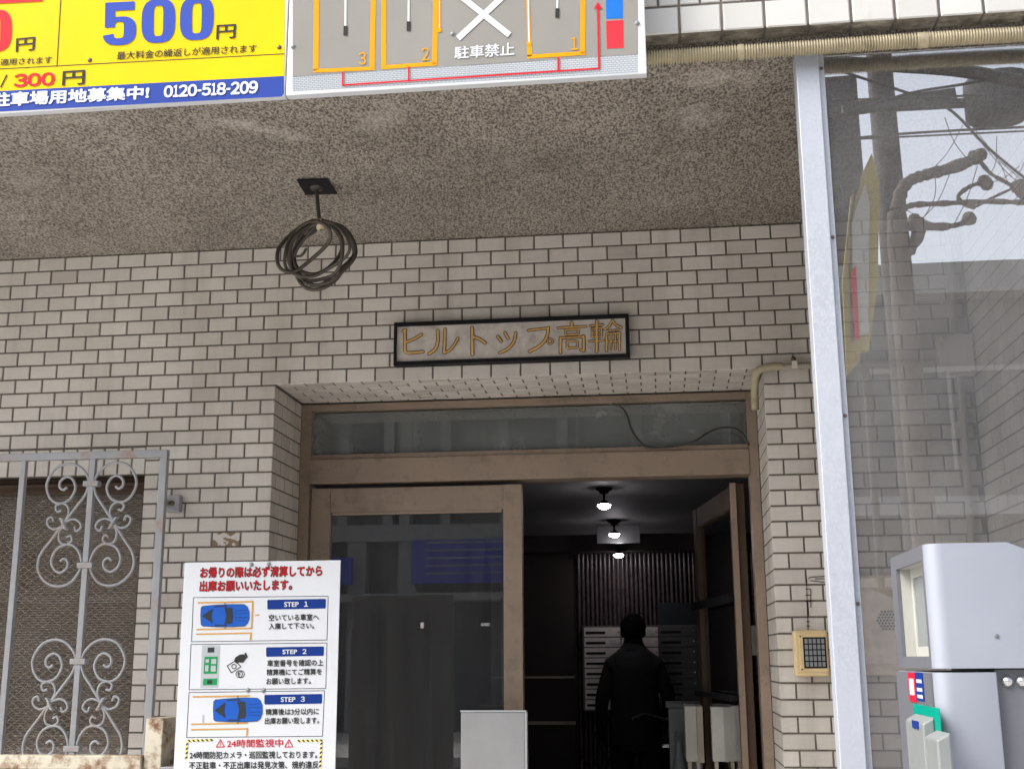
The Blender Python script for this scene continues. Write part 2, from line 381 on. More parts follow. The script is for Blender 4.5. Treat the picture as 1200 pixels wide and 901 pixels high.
# ---------------------------------------------------------------- printed sheets: flat signs drawn on a real plane y = const
def text_mesh(body, bold=0):
    c = bpy.data.curves.new('t', 'FONT'); c.body = body; c.offset = bold; c.resolution_u = 5
    o = bpy.data.objects.new('t', c); COL.objects.link(o)
    me = o.evaluated_get(bpy.context.evaluated_depsgraph_get()).to_mesh()
    vs = [Vector((v.co.x, v.co.y)) for v in me.vertices]; fs = [tuple(p.vertices) for p in me.polygons]
    bpy.data.objects.remove(o); bpy.data.curves.remove(c); return vs, fs
class Sheet:
    """prints read off the photo in zoomed-view coordinates (ox, oy, scale) and laid on the sign's own plane"""
    def __init__(s, y, ox=0, oy=0, sc=1): s.y, s.ox, s.oy, s.sc = y, ox, oy, sc; s.L = {}; s.all = []
    def view(s, ox, oy, sc): s.ox, s.oy, s.sc = ox, oy, sc; return s
    def p(s, q, layer): return aty(s.ox+q[0]/s.sc, s.oy+q[1]/s.sc, s.y-.0007*layer)
    def mb(s, key):
        if key not in s.L: s.L[key] = MB(); s.all.append((key, s.L[key]))
        return s.L[key]
    def cut(s, *keys):
        """what is drawn next with these colours becomes a part of its own"""
        for kx in keys or list(s.L): s.L.pop(kx, None)
    def poly(s, key, pts, layer=1): s.mb(key).poly([s.p(q, layer) for q in pts])
    def line(s, key, a, b, wd, layer=1):
        a, b = Vector(a), Vector(b); n = (b-a).orthogonal().normalized()*wd/2
        s.poly(key, [a+n, b+n, b-n, a-n], layer)
    def path(s, key, pts, wd, layer=1):
        for i, (a, b) in enumerate(zip(pts, pts[1:])): s.line(key, a, b, wd, layer+(i % 2)*.02)
    def disc(s, key, c, rx, ry, layer=1, n=20):
        s.poly(key, [(c[0]+rx*math.cos(2*math.pi*i/n), c[1]+ry*math.sin(2*math.pi*i/n)) for i in range(n)], layer)
    def text(s, key, body, tl, tr, br, bl, layer=2, bold=0, ring=8):
        """lettering fitted to four corners; bold = stroke growth as a fraction of the letter height"""
        vs, fs = text_mesh(body)
        x0, x1 = min(v.x for v in vs), max(v.x for v in vs); y0, y1 = min(v.y for v in vs), max(v.y for v in vs)
        g_ = bold*(y1-y0)
        tl, tr, br, bl = map(Vector, (tl, tr, br, bl)); s.cut(key)
        sh = [(0, 0)] + ([(g_*math.cos(math.tau*i/ring), g_*math.sin(math.tau*i/ring)) for i in range(ring)] if bold else [])
        for i, (dx, dy) in enumerate(sh):
            out = []
            for v in vs:
                a, b = (v.x+dx-x0)/(x1-x0), (v.y+dy-y0)/(y1-y0)
                out.append(s.p((bl*(1-a)+br*a)*(1-b)+(tl*(1-a)+tr*a)*b, layer+i*.04))
            s.mb(key).add(out, fs)
        s.cut(key)
    def digit(s, key, ch, tl, tr, br, bl, layer=3):
        """heavy condensed poster digits 0 and 5"""
        tl, tr, br, bl = map(Vector, (tl, tr, br, bl))
        def T(q): a, b = q; return (bl*(1-a)+br*a)*(1-b)+(tl*(1-a)+tr*a)*b
        def sup(cx, cy, rx, ry, e, a0=0, a1=360, n=48):
            o = []
            for i in range(n+1):
                t = math.radians(a0+(a1-a0)*i/n); c, d = math.cos(t), math.sin(t)
                o.append((cx+rx*math.copysign(abs(c)**(2/e), c), cy+ry*math.copysign(abs(d)**(2/e), d)))
            return o
        if ch == '0':
            A_, B_ = sup(.5, .5, .5, .5, 2.9), sup(.5, .5, .145, .345, 4.5)
            for i in range(48): s.poly(key, [T(A_[i]), T(A_[i+1]), T(B_[i+1]), T(B_[i])], layer)
        else:
            A_, B_ = sup(.5, .33, .5, .33, 2.7, 190, 475), sup(.48, .35, .155, .19, 4, 190, 475)
            for i in range(48): s.poly(key, [T(A_[i]), T(A_[i+1]), T(B_[i+1]), T(B_[i])], layer)
            for q in ([(.06, .42), (.36, .42), (.36, .80), (.06, .80)], [(.06, .80), (.94, .80), (.94, 1), (.06, 1)], [(.358, .56), (.41, .62), (.41, .545), (.358, .5)]):
                s.poly(key, [T(k_) for k_ in q], layer+.1)
    def chars(s, key, body, tl, tr, br, bl, layer=3, bold=0, gap=.12):
        """upright poster digits set one by one"""
        wd = {'-': .5, '1': .62}; tot = sum(wd.get(c, 1)+gap for c in body)-gap; x = 0
        tl, tr, br, bl = map(Vector, (tl, tr, br, bl))
        def T(a, b): return (bl*(1-a)+br*a)*(1-b)+(tl*(1-a)+tr*a)*b
        for c in body:
            a0, a1 = x/tot, (x+wd.get(c, 1))/tot; x += wd.get(c, 1)+gap
            if c == '-': s.poly(key, [T(a0, .36), T(a1, .36), T(a1, .54), T(a0, .54)], layer)
            else: s.text(key, chr(ord(c)-48+0xFF10), T(a0, 1), T(a1, 1), T(a1, 0), T(a0, 0), layer, bold)
    def build(s, parent, names):
        for key, mb in s.all:
            nm, mt = names[key]; mb.build(nm, mt, parent)

# ================================================================ SETTING
g = MB(); g.box(-60, 60, -80, 30, -.3, 0); tag(g.build('parking_lot', 'concrete'), kind='structure')
g = MB(); g.box(-60, 60, -13.5, -9.5, .0, .004); tag(g.build('road', 'asphalt'), kind='structure')
g = MB(); g.box(-60, 60, -16.4, -13.5, .0, .14); tag(g.build('pavement', 'concrete'), kind='structure')

# ---------------------------------------------------------------- the building
Bd = thing('apartment_building', (1.2, 0, 0), 'beige tiled apartment building with a stucco canopy over a bronze framed entrance', 'building')
XL = -2.4
DEP = .33           # depth of the entrance recess
ZL = 2.47           # underside of the lintel
CAN = -1.27         # front of the canopy
XR = 2.66           # inner face of the side wall
m = MB()
Y0 = .004
def wallbox(x0, x1, z0, z1, y1=.33): m.box(x0, x1, Y0, y1, z0, z1, 1)
wallbox(XL, -1.6, 0, 2.97); wallbox(-1.6, -.1, 0, 1.0); wallbox(-1.6, -.1, 2.173, 2.97); wallbox(-.1, .346, 0, 2.97)
wallbox(.346, 2.004, ZL+.004, 2.97); wallbox(2.004, 3.0, 0, 2.97)
J = .0053
for r in range(59):
    zt = 2.97-.05*r; zm = zt-.025
    if zm > 2.47: runs = [(XL, XR)]
    elif zm > 2.27 or zm < 1.0: runs = [(XL, .35), (2.0, XR)]
    else: runs = [(XL, -1.6), (-.1, .35), (2.0, XR)]
    off = .05 if r % 2 == 0 else 0
    for x0, x1 in runs:
        c = math.floor((x0-off)/.1+1e-6)
        while c*.1+off < x1-.001:
            a = max(x0, c*.1+off); b = min(x1, c*.1+off+.1)
            ja = J/2 if a > x0+1e-6 else 0; jb = J/2 if b < x1-1e-6 else 0
            chip = 1 if (r == 20 and abs(c*.1+off-.15) < .01) else 0
            m.tile((a+ja, Y0, zt-.05+J/2), (1, 0, 0), (0, 0, 1), (0, -1, 0), b-a-ja-jb, .05-J, 0, 0 if random.random() < .012 else random.uniform(.12, 1), chip)
            c += 1
x = -1.6
while x < -.101:                                                  # upright course over the window
    m.tile((x+J/2, Y0, 2.173), (1, 0, 0), (0, 0, 1), (0, -1, 0), .05-J, .097-J, 0); x += .05
def tiles_side(xx, nx, y0, y1, z0, z1):
    r = 0
    while 2.97-.05*r > z0+.004:
        zb = 2.97-.05*r-.05
        if zb+.05 <= z1+.004:
            y = y0; first = .05 if r % 2 == 0 else .1
            while y < y1-.002:
                L = min(first, y1-y)
                m.tile((xx, y+(J/2 if y > y0 else 0), zb+J/2), (0, 1, 0), (0, 0, 1), (nx, 0, 0), L-J/2-(J/2 if y > y0 else 0), .05-J, 0, h=.0012, ch=.001)
                y += first; first = .1
        r += 1
tiles_side(.346, 1, .004, DEP, 0, ZL); tiles_side(2.004, -1, .004, DEP, 0, ZL)
j = 0; y = .004
while y < DEP-.01:                                                # underside of the lintel
    off = .05 if j % 2 == 0 else 0; c = 3
    while c*.1+off < 2.0:
        a = max(.35, c*.1+off); b = min(2.0, c*.1+off+.1)
        m.tile((a+J/2, y+J/2, ZL+.004), (1, 0, 0), (0, 1, 0), (0, 0, -1), b-a-J, min(.05, DEP-y)-J, 0, h=.0014, ch=.001); c += 1
    y += .05; j += 1
m.build('front_wall', ['tile', 'mortar'], Bd, attrs=True)
m = MB(); m.box(XR+.004, 2.95, CAN+.03, .002, 0, 2.968, 1); tiles_side(XR+.004, -1, CAN+.03, 0, 0, 2.97)
m.build('side_wall', ['tile', 'mortar'], Bd, attrs=True)
# canopy: slab with a rough sprayed underside, tiled front edge
m = MB(); m.box(XL, 6.0, CAN+.062, .6, 2.972, 3.25); m.build('canopy', 'stucco', Bd)
m = MB(); m.box(XL, 6.0, CAN+.004, CAN+.06, 3.004, 5.2, 2)
x = 1.83-.1*43
while x < 5.9:
    m.tile((x+J/2, CAN+.004, 3.0), (1, 0, 0), (0, 0, 1), (0, -1, 0), .1-J*1.2, .072-J/2, 0, ch=.003)
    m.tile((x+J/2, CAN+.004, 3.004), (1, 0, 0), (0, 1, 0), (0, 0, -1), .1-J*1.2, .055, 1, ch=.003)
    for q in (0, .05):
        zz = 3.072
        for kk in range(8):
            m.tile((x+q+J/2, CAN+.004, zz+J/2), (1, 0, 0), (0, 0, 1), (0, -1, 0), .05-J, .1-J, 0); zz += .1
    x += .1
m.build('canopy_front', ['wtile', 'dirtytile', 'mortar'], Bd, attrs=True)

# ---------------------------------------------------------------- entrance frame, transom, doors
yd = .34
fr = MB()
fr.box(.346, .385, DEP, .42, .15, 2.469); fr.box(1.968, 2.002, DEP, .42, .15, 2.469)
fr.box(.385, 1.968, DEP+.001, .42, 2.444, 2.469)
fr.box(.385, 1.968, DEP-.004, .42, 2.173, 2.262); fr.box(.385, 1.968, DEP+.008, .41, 2.262, 2.281)
F_ = fr.build('entrance_frame', 'bronze', Bd, bevel=.002)
g = MB(); g.box(.385, 1.968, .364, .369, 2.281, 2.44); g.build('transom_glass', 'transglass', F_)
g = MB(); g.box(.385, 1.968, .371, .379, 2.432, 2.444); g.build('gasket', 'black', F_)
# white soffit strip and dark room behind the transom
# closed leaf
lf = MB()
lf.box(.392, .462, yd, yd+.04, .2, 2.157); lf.box(1.096, 1.163, yd, yd+.04, .2, 2.157)
lf.box(.462, 1.096, yd+.001, yd+.039, 2.069, 2.156); lf.box(.462, 1.096, yd+.001, yd+.039, .2, .34)
lf.box(.468, 1.09, yd+.004, yd+.008, 2.058, 2.069)
D1 = lf.build('door', 'bronze', Bd, bevel=.0025); tag(D1, 'closed glazed door leaf with bronze frame')
g = MB(); g.box(.462, 1.096, yd+.018, yd+.024, .34, 2.069); g.build('glass', 'doorglass', D1)
g = MB(); g.box(1.02, 1.05, yd-.03, yd+.016, 1.66, 1.67); g.build('latch', 'bolt', D1)
g = MB(); g.box(.80, .81, yd+.003, yd+.016, 1.655, 1.675); g.build('sticker', 'label', D1)
# open leaf, swung inwards
A = Vector((1.93, .40, 0)); dirv = Vector((-.118, .78, 0)).normalized(); nrm = Vector((dirv.y, -dirv.x, 0))
mt = Matrix((dirv, nrm, Vector((0, 0, 1)))).transposed().to_4x4(); mt.translation = A
lo = MB(); WL = .80
lo.box(0, .07, -.02, .02, .2, 2.15, 0, mt); lo.box(WL-.07, WL, -.02, .02, .2, 2.15, 0, mt)
lo.box(.07, WL-.07, -.018, .018, 2.07, 2.149, 0, mt); lo.box(.07, WL-.07, -.018, .018, .2, .34, 0, mt)
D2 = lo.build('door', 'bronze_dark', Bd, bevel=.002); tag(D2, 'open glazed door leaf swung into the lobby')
g = MB(); g.box(.07, WL-.07, -.003, .003, .34, 2.07, 0, mt); g.build('glass', 'doorglass', D2)
g = MB(); g.box(-.012, -.002, -.032, -.012, .2, 2.15, 0, mt); g.build('edge_strip', 'bronze', D2)
g = MB(); g.box(.05, WL-.05, -.05, -.035, 1.735, 1.765, 0, mt); g.box(.05, WL-.05, -.05, -.035, 1.40, 1.42, 0, mt)
for a in (.055, WL-.06):
    g.box(a, a+.015, -.036, -.02, 1.74, 1.76, 0, mt); g.box(a, a+.015, -.036, -.02, 1.402, 1.418, 0, mt)
g.build('push_bar', 'black', D2)
# lobby shell
g = MB()
g.box(.2, .345, .331, 5.5, .15, 2.62); g.box(2.45, 2.6, .331, 5.5, .15, 2.62); g.box(2.005, 2.449, .331, .42, .15, 2.495)
g.box(.2, 2.6, 5.52, 5.6, .15, 2.6)
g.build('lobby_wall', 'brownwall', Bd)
g = MB(); g.box(.2, 2.6, .331, 5.6, 0, .149); g.build('lobby_floor', 'lobbyfloor', Bd)
g = MB(); g.box(.346, 2.449, .425, 5.519, 2.455, 2.62); g.build('lobby_ceiling', 'lobbyceil', Bd)
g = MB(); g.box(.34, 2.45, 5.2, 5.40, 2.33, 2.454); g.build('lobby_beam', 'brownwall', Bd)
g = MB(); x = 1.03
while x < 2.42:
    zc = .15
    while zc < 2.32:
        h = random.uniform(.25, .5); g.tube([(x+random.uniform(-.002, .002), 5.48, zc), (x, 5.48, min(zc+h, 2.33))], .0145+random.uniform(-.002, .001), 8); zc += h+.004
    x += .034
g.build('slat_screen', 'slat', Bd)
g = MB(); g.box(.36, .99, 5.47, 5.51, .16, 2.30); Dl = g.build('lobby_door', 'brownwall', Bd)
g = MB(); g.box(.36, .99, 5.455, 5.469, 1.06, 1.085); g.build('rail', 'plywood', Dl)
g = MB(); g.box(.36, .99, 5.44, 5.454, 1.40, 1.415); g.build('rail', 'plywood', Dl)

# ---------------------------------------------------------------- window behind the grille
wn = MB(); wn.box(-1.6, -.1, .05, .12, 2.12, 2.17); wn.box(-1.6, -.1, .05, .12, 1.003, 1.04)
wn.box(-1.598, -1.56, .051, .119, 1.04, 2.12); wn.box(-.125, -.102, .051, .119, 1.04, 2.12); wn.box(-1.6, -.1, .03, .05, 2.14, 2.15)
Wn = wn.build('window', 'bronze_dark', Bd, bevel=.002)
g = MB(); g.box(-1.56, -.125, .085, .09, 1.04, 2.12); g.build('wired_glass', 'wireglass', Wn)
g = MB(); g.box(-1.6, -.1, .135, .145, 1.0, 2.17); g.build('blind', 'blind', Wn)

# ================================================================ THINGS ON THE WALL
# name plaque
Y = -.035
S = Sheet(Y-.004, 450, 360, 4)
Pq = thing('name_plaque', tuple(aty(599, 428, 0)), 'long stone name plaque with gold letters and black frame above the entrance', 'sign')
def q4(pts, y, ox=0, oy=0, sc=1): return [aty(ox+a/sc, oy+b/sc, y) for a, b in pts]
o4 = q4([(47, 72), (1147, 30), (1150, 235), (48, 272)], Y, 450, 360, 4); i4 = q4([(60, 90), (1130, 47), (1132, 219), (62, 255)], Y, 450, 360, 4)
xa, xb, za, zb = o4[0].x, o4[1].x, o4[3].z, o4[0].z; xi, xj, zi, zj = i4[0].x, i4[1].x, i4[3].z, i4[0].z
g = MB(); g.box(xa, xb, Y, -.001, zj, zb); g.box(xa, xb, Y, -.001, za, zi); g.box(xa, xi, Y, -.001, zi, zj); g.box(xj, xb, Y, -.001, zi, zj)
g.build('frame', 'black', Pq)
g = MB(); g.box(xi, xj, Y+.008, -.002, zi, zj); g.build('panel', 'granite', Pq)
S.y = Y+.0075
def arc(cx, cy, r, n=14): return [(cx+r*math.cos(math.tau*i/n), cy+r*math.sin(math.tau*i/n)) for i in range(n+1)]
def cur(*p): return [tuple(v[:2]) for v in crom([(x, y, 0) for x, y in p], 5)]
V_, H_ = 12.5, 9                                                   # brush-serif strokes: heavy uprights, lighter levels
GL = [[(V_, cur((96, 108), (98, 160), (98, 200), (104, 212), (122, 214), (182, 209))), (V_-1, cur((104, 163), (140, 149), (176, 128))), (H_, [(88, 112), (103, 106)])],
      [(V_, cur((252, 110), (252, 160), (240, 196), (211, 219))), (V_, cur((286, 104), (284, 160), (282, 213))), (H_+1, cur((282, 214), (304, 204), (326, 180), (346, 146)))],
      [(V_+1, [(413, 97), (414, 221)]), (V_, cur((420, 140), (448, 150), (473, 167)))],
      [(V_-1, [(533, 138), (549, 160)]), (V_-1, [(567, 120), (581, 146)]), (V_-1, cur((617, 122), (610, 158), (584, 192), (543, 214)))],
      [(H_+1, [(676, 109), (768, 98)]), (V_, cur((770, 97), (762, 140), (734, 178), (682, 208))), (H_-2, arc(778, 160, 12.5))],
      [(V_, [(880, 74), (880, 93)]), (H_, [(814, 97), (947, 90)]), (H_, [(850, 106), (850, 130), (910, 127), (910, 103), (850, 106)]), (V_, [(827, 144), (827, 213)]), (H_, [(827, 144), (937, 138)]), (V_, [(936, 137), (936, 203)]), (H_, [(937, 203), (920, 200)]), (H_, [(858, 161), (858, 192), (906, 189), (906, 158), (858, 161)])],
      [(H_-1, [(966, 87), (1028, 83)]), (H_-1, [(975, 100), (975, 141), (1020, 138), (1020, 97), (975, 100)]), (H_-2, [(975, 120), (1020, 118)]), (V_-1, [(997, 66), (997, 208)]), (H_-1, [(963, 160), (1031, 156)]),
       (H_, cur((1071, 62), (1056, 86), (1034, 106))), (H_+1, cur((1071, 64), (1088, 84), (1113, 97))), (H_-1, [(1052, 110), (1094, 108)]), (V_-2, [(1043, 124), (1043, 204)]), (H_-1, [(1043, 125), (1105, 121)]), (V_-2, [(1104, 120), (1104, 201)]), (H_-2, [(1064, 124), (1064, 200)]), (H_-2, [(1084, 123), (1084, 199)]), (H_-2, [(1043, 162), (1104, 158)])]]
for ch in GL:
    S.cut('o', 'g'); L_ = 0
    for wd, pts in ch:
        L_ += .06
        S.path('o', pts, wd+4.5, 1+L_); S.path('g', pts, wd-1.8, 5+L_)
        for q in (pts[0], pts[-1]): S.disc('o', q, wd*.62+1, wd*.62+1, 1.02+L_, 10); S.disc('g', q, wd*.46, wd*.46, 5.03+L_, 10)
S.build(Pq, {'o': ('lettering_outline', 'outline'), 'g': ('lettering', 'gold')})

# window grille
YG = -.15
Gr = thing('window_grille', (-.22, YG, 1.2), 'grey iron window grille with paired scrolls and rust spots', 'grille')
zt = 2.215
g = MB(); g.box(-1.45, .045, YG-.012, YG+.012, zt-.013, zt+.012); g.box(.02, .045, YG-.0115, YG+.0115, .95, zt-.013); g.box(-1.45, .02, YG-.012, YG+.012, .95, .975)
g.build('frame', 'greypaint', Gr, bevel=.002)
bars = [-.213-.243*i for i in range(6)]
for bx in bars:
    g = MB(); g.box(bx-.0095, bx+.0095, YG-.0095, YG+.0095, .975, zt-.013); g.build('bar', 'greypaint', Gr, bevel=.0015)
half = [(67, 153), (38, 113), (12, 75), (10, 38), (34, 8), (67, -2), (101, 10), (122, 48), (112, 84), (88, 101), (58, 93), (43, 66), (50, 42), (67, 32), (84, 42), (86, 58), (76, 66), (66, 60)]
other = [(137-u*1.03, 312-v*1.03) for u, v in half[1:]]
main = other[::-1] + half
small1 = [(66, 150), (56, 130), (60, 110), (76, 101), (92, 108), (88, 122), (77, 120)]
small2 = [(67, 158), (78, 180), (73, 202), (55, 208), (42, 198), (46, 186), (57, 190)]
side1 = [(70, 160), (90, 168), (108, 160), (113, 144), (101, 137), (96, 148)]
side2 = [(64, 150), (44, 143), (26, 150), (20, 165), (32, 174), (38, 162)]
K = 1/785
for bx in (bars[0], bars[2]):
    for z0 in (2.183-.052, 2.183-.052-.572):
        for sg in (-1, 1):
            g = MB()
            for path, rr in ((main, .0047), (small1, .0042), (small2, .0042), (side1, .0042), (side2, .0042)):
                pts = [(bx+sg*u*K, YG-.004, z0+.055-v*K) for u, v in path]
                g.tube(crom(pts, 6), rr, 7)
            for kk in range(5):
                v = 143+kk*6; uu = 67+(kk-2)*-3
                g.lathe((bx+sg*uu*K, YG-.004, z0+.055-v*K), [(.0095, -.003), (.0105, 0), (.0095, .003)], 9, (sg*.5, 0, -1))
            g.build('scroll', 'greypaint', Gr)
        for v in (52, 262):
            g = MB(); g.box(bx-.026, bx+.026, YG-.014, YG+.014, z0+.055-v*K-.009, z0+.055-v*K+.009); g.build('clip', 'greypaint', Gr, bevel=.002)
pb = aty(203, 590, -.02)
g = MB(); g.box(pb.x-.025, pb.x+.025, -.03, -.001, pb.z-.028, pb.z+.028); g.bar((.04, YG+.005, pb.z), (pb.x-.02, -.03, pb.z), .008, .022)
Bk = g.build('bracket', 'greypaint', Gr, bevel=.002)
g = MB(); g.lathe((pb.x, -.03, pb.z), [(.009, 0), (.009, .004), (.005, .007), (0, .008)], 12, (0, -1, 0)); g.build('bolt', 'boltdark', Bk)

# cable coil under the canopy
P0 = atz(371, 218, 2.97)
Ck = thing('hanging_cable', tuple(P0), 'coil of old dark cable hanging from a square plate under the canopy', 'cable')
pl = [atz(a, b, 2.97) for a, b in ((348, 210), (384, 209), (395, 226), (358, 227))]
g = MB(); g.prism([p-Vector((0, 0, .001)) for p in pl], (0, 0, -.004)); g.build('ceiling_plate', 'black', Ck)
g = MB(); g.lathe((P0.x, P0.y, 2.965), [(.02, 0), (.018, -.006), (.006, -.01), (0, -.01)], 14); g.build('grommet', 'cablegrey', Ck)
yc = P0.y
def cp(px, py, dy=0): return aty(px, py, yc+dy)
g = MB(); g.tube(crom([P0, cp(372, 235), cp(374, 255), cp(375, 264)], 6), .0062, 8); g.build('drop_cable', 'cablegrey', Ck)
rnd = random.Random(3)
L0 = (310, 200); s6 = 6.008
loops = [  # outlines read off the photo, 310+u/6, 200+v/6
    [(385, 355), (290, 375), (190, 445), (100, 550), (95, 660), (150, 712), (230, 700), (330, 625), (440, 520), (465, 445), (430, 385), (385, 362)],
    [(390, 358), (300, 385), (200, 450), (150, 560), (150, 680), (230, 735), (340, 745), (450, 690), (560, 620), (600, 540), (560, 440), (470, 370), (395, 360)],
    [(395, 355), (330, 380), (215, 470), (170, 590), (190, 690), (280, 770), (400, 765), (500, 720), (545, 600), (540, 470), (470, 390), (395, 362)],
    [(400, 352), (320, 360), (240, 410), (190, 520), (185, 640), (235, 740), (320, 800), (440, 790), (540, 720), (640, 600), (620, 480), (540, 390), (405, 358)],
    [(400, 350), (500, 380), (590, 450), (640, 590), (560, 690), (500, 770), (400, 830), (300, 830), (235, 760), (205, 640), (215, 540), (280, 430), (390, 360)],
    [(398, 352), (480, 372), (560, 430), (628, 560), (600, 630), (520, 700), (400, 800), (310, 790), (250, 730), (215, 660), (225, 560), (330, 420), (392, 362)],
    [(395, 360), (350, 430), (260, 480), (210, 590), (235, 690), (330, 730), (430, 700), (520, 610), (545, 520), (500, 420), (400, 365)]]
g = MB()
for li, lp in enumerate(loops):
    pts = [cp(L0[0]+u/s6, L0[1]+v/s6, .02*math.sin(i*1.1+li)+.008*(li-3)) for i, (u, v) in enumerate(lp)]
    g.tube(crom(pts, 7), .0052 if li % 2 else .006, 7)
g.tube(crom([cp(310+u/s6, 200+v/s6, -.02) for u, v in ((225, 605), (255, 600), (275, 580), (295, 548))], 4), .004, 6)
g.build('coil', 'cablebrown', Ck)
g = MB(); g.lathe(cp(375.5, 265), [(.004, .012), (.013, .01), (.014, -.002), (.017, -.012), (.012, -.02), (.0, -.021)], 12, (.2, 0, -1)); g.tube([cp(369, 257), cp(380, 256)], .003, 6)
g.build('tape_tie', 'tape', Ck)

# corrugated conduits
def corrugated(g, pts, r, pitch=.006, amp=.0016, n=12):
    P = crom(pts, 10); out = [P[0]]; 
    seg = [(b-a).length for a, b in zip(P, P[1:])]; L = sum(seg); N = max(4, int(L/pitch*4)); i = 0; acc = 0; q = []; rs = []
    for kk in range(N+1):
        d = L*kk/N
        while i < len(seg)-1 and acc+seg[i] < d: acc += seg[i]; i += 1
        q.append(P[i].lerp(P[i+1], min(1, (d-acc)/max(seg[i], 1e-9)))); rs.append(r+(amp if kk % 4 in (1, 2) else -amp))
    g.tube(q, r, n, rs=rs)
Ca = thing('conduit', (1.9, -1.24, 2.96), 'thick beige corrugated conduit running along the canopy edge', 'conduit')
g = MB(); zc = 2.975
yk = -1.235
corrugated(g, [aty(a, b, yk) for a, b in ((500, 85), (640, 76), (757, 68.5), (860, 62), (960, 55.5), (1060, 48.5), (1140, 43.5), (1210, 40), (1330, 35), (1500, 31))], .0165, .0066, .0022); g.build('pipe', 'conduit', Ca)
for px, py, wd in ((868, 61.5, .012), (1081, 47.5, .022)):
    p = aty(px, py, yk); g = MB(); g.tube([p-Vector((wd/2, 0, 0)), p+Vector((wd/2, 0, 0))], .0192, 14); g.build('sleeve', 'conduit', Ca)
Cb = thing('conduit', tuple(aty(947, 428, -.02)), 'thin beige conduit bending out of the entrance corner along the wall', 'conduit')
yk = -.022
g = MB(); corrugated(g, [aty(947, 428.3, yk)-Vector((.10, 0, .002)), aty(947, 428.3, yk), aty(990, 427, yk), aty(1096, 424.5, yk)], .0105, .005, .0016)
g.build('pipe', 'conduit_grey', Cb)
g = MB(); g.tube(crom([(1.972, .03, 2.34), (1.972, .02, 2.40), (1.974, -.01, 2.442), (1.988, -.024, 2.462), (2.03, -.026, 2.471), (2.06, -.022, 2.472)], 6), .0128, 12); g.build('elbow', 'conduit', Cb)
p = aty(931.5, 427, -.03); g = MB(); g.box(p.x-.009, p.x+.009, -.036, -.003, p.z-.012, p.z+.012); g.build('clamp', 'boxcream', Cb, bevel=.002)
g = MB(); g.lathe((p.x-.002, -.012, p.z+.022), [(.008, 0), (.008, .006), (0, .008)], 10, (0, -1, 0)); g.build('screw', 'boltdark', Cb)
Cc = thing('conduit', (2.615, -.02, 2.6), 'flexible grey conduit rising up the wall in the corner behind the clear screen', 'conduit')
g = MB(); corrugated(g, [(2.612, -.018, 2.545), (2.617, -.018, 2.7), (2.62, -.018, 2.97)], .0115, .006, .0012)
corrugated(g, [(2.617, -.02, 2.42), (2.614, -.02, 2.2), (2.607, -.02, 1.95), (2.60, -.02, 1.6), (2.6, -.02, .1)], .0115, .006, .0012); g.build('pipe', 'conduit_grey', Cc)
for px, py in ((1108, 354), (1122, 497)):
    p = aty(px, py, -.02); g = MB(); g.box(p.x-.012, p.x+.03, -.024, -.003, p.z-.008, p.z+.008); g.build('clamp', 'boxcream', Cc)
Jb = thing('junction_box', (2.60, 0, 2.48), 'cream junction box in the wall corner behind the clear screen', 'junction box')
g = MB(); g.box(2.553, 2.652, -.05, -.003, 2.418, 2.545); g.build('body', 'boxcream', Jb, bevel=.004)
g = MB(); g.box(2.549, 2.656, -.058, -.0505, 2.414, 2.549); g.build('lid', 'boxcream', Jb, bevel=.003)
for sx in (2.562, 2.643):
    for sz in (2.428, 2.535): g = MB(); g.lathe((sx, -.058, sz), [(.004, 0), (.003, .002), (0, .002)], 8, (0, -1, 0)); g.build('screw', 'bolt', Jb)

# yellowed reader box and its grid
Kb = thing('entry_keypad', (2.095, 0, 1.56), 'yellowed plastic box with a dark square button grid beside the door', 'keypad')
a, b = aty(929, 738, -.045), aty(973, 792, -.045)
g = MB(); g.box(a.x, b.x, -.045, -.003, b.z, a.z); g.build('casing', 'keyyellow', Kb, bevel=.008)
c, d = aty(939, 746, -.05), aty(970.5, 781, -.05)
c, d = Vector((a.x+.028, 0, a.z-.022)), Vector((b.x-.008, 0, b.z+.024))
g = MB(); g.box(c.x-.012, d.x+.004, -.049, -.0455, d.z-.012, c.z+.012); g.build('faceplate', 'keyyellow', Kb, bevel=.003)
g = MB(); g.box(c.x, d.x, -.051, -.0495, d.z, c.z); g.build('grid_backing', 'black', Kb)
g = MB(); nx = 5
cw = (d.x-c.x-.006)/nx; chh = (c.z-d.z-.006)/nx
for i in range(nx):
    for j in range(nx):
        g.box(c.x+.003+i*cw+.0018, c.x+.003+(i+1)*cw-.0018, -.0535, -.0512, d.z+.003+j*chh+.0018, d.z+.003+(j+1)*chh-.0018)
kb = g.build('keypad_grid', 'plastgrey', Kb)
for sx, sz in ((c.x-.007, c.z+.003), (c.x-.007, d.z-.004)): g = MB(); g.lathe((sx, -.049, sz), [(.003, 0), (.002, .0015), (0, .0015)], 8, (0, -1, 0)); g.build('screw', 'boltdark', Kb)

# intercom plate behind the screen
a, b = aty(1006, 674, -.02), aty(1060, 791, -.02)
Ip = thing('intercom_panel', (a.x+.1, 0, 1.64), 'weathered metal intercom plate with a hexagon of speaker holes', 'intercom')
g = MB(); g.box(a.x-.06, a.x+.20, -.02, -.003, b.z, a.z); g.build('plate', 'steelplate', Ip, bevel=.002)
hc = aty(1040, 726.5, -.021); g = MB()
for r in range(7):
    n = 7-abs(3-r) if True else 0
    n = 4+min(r, 6-r)
    for i in range(n):
        g.lathe((hc.x+(i-(n-1)/2)*.0098, -.0202, hc.z+(r-3)*.0088), [(.0036, 0), (.0036, .0006), (0, .0006)], 8, (0, -1, 0))
g.build('speaker_hole', 'black', Ip)

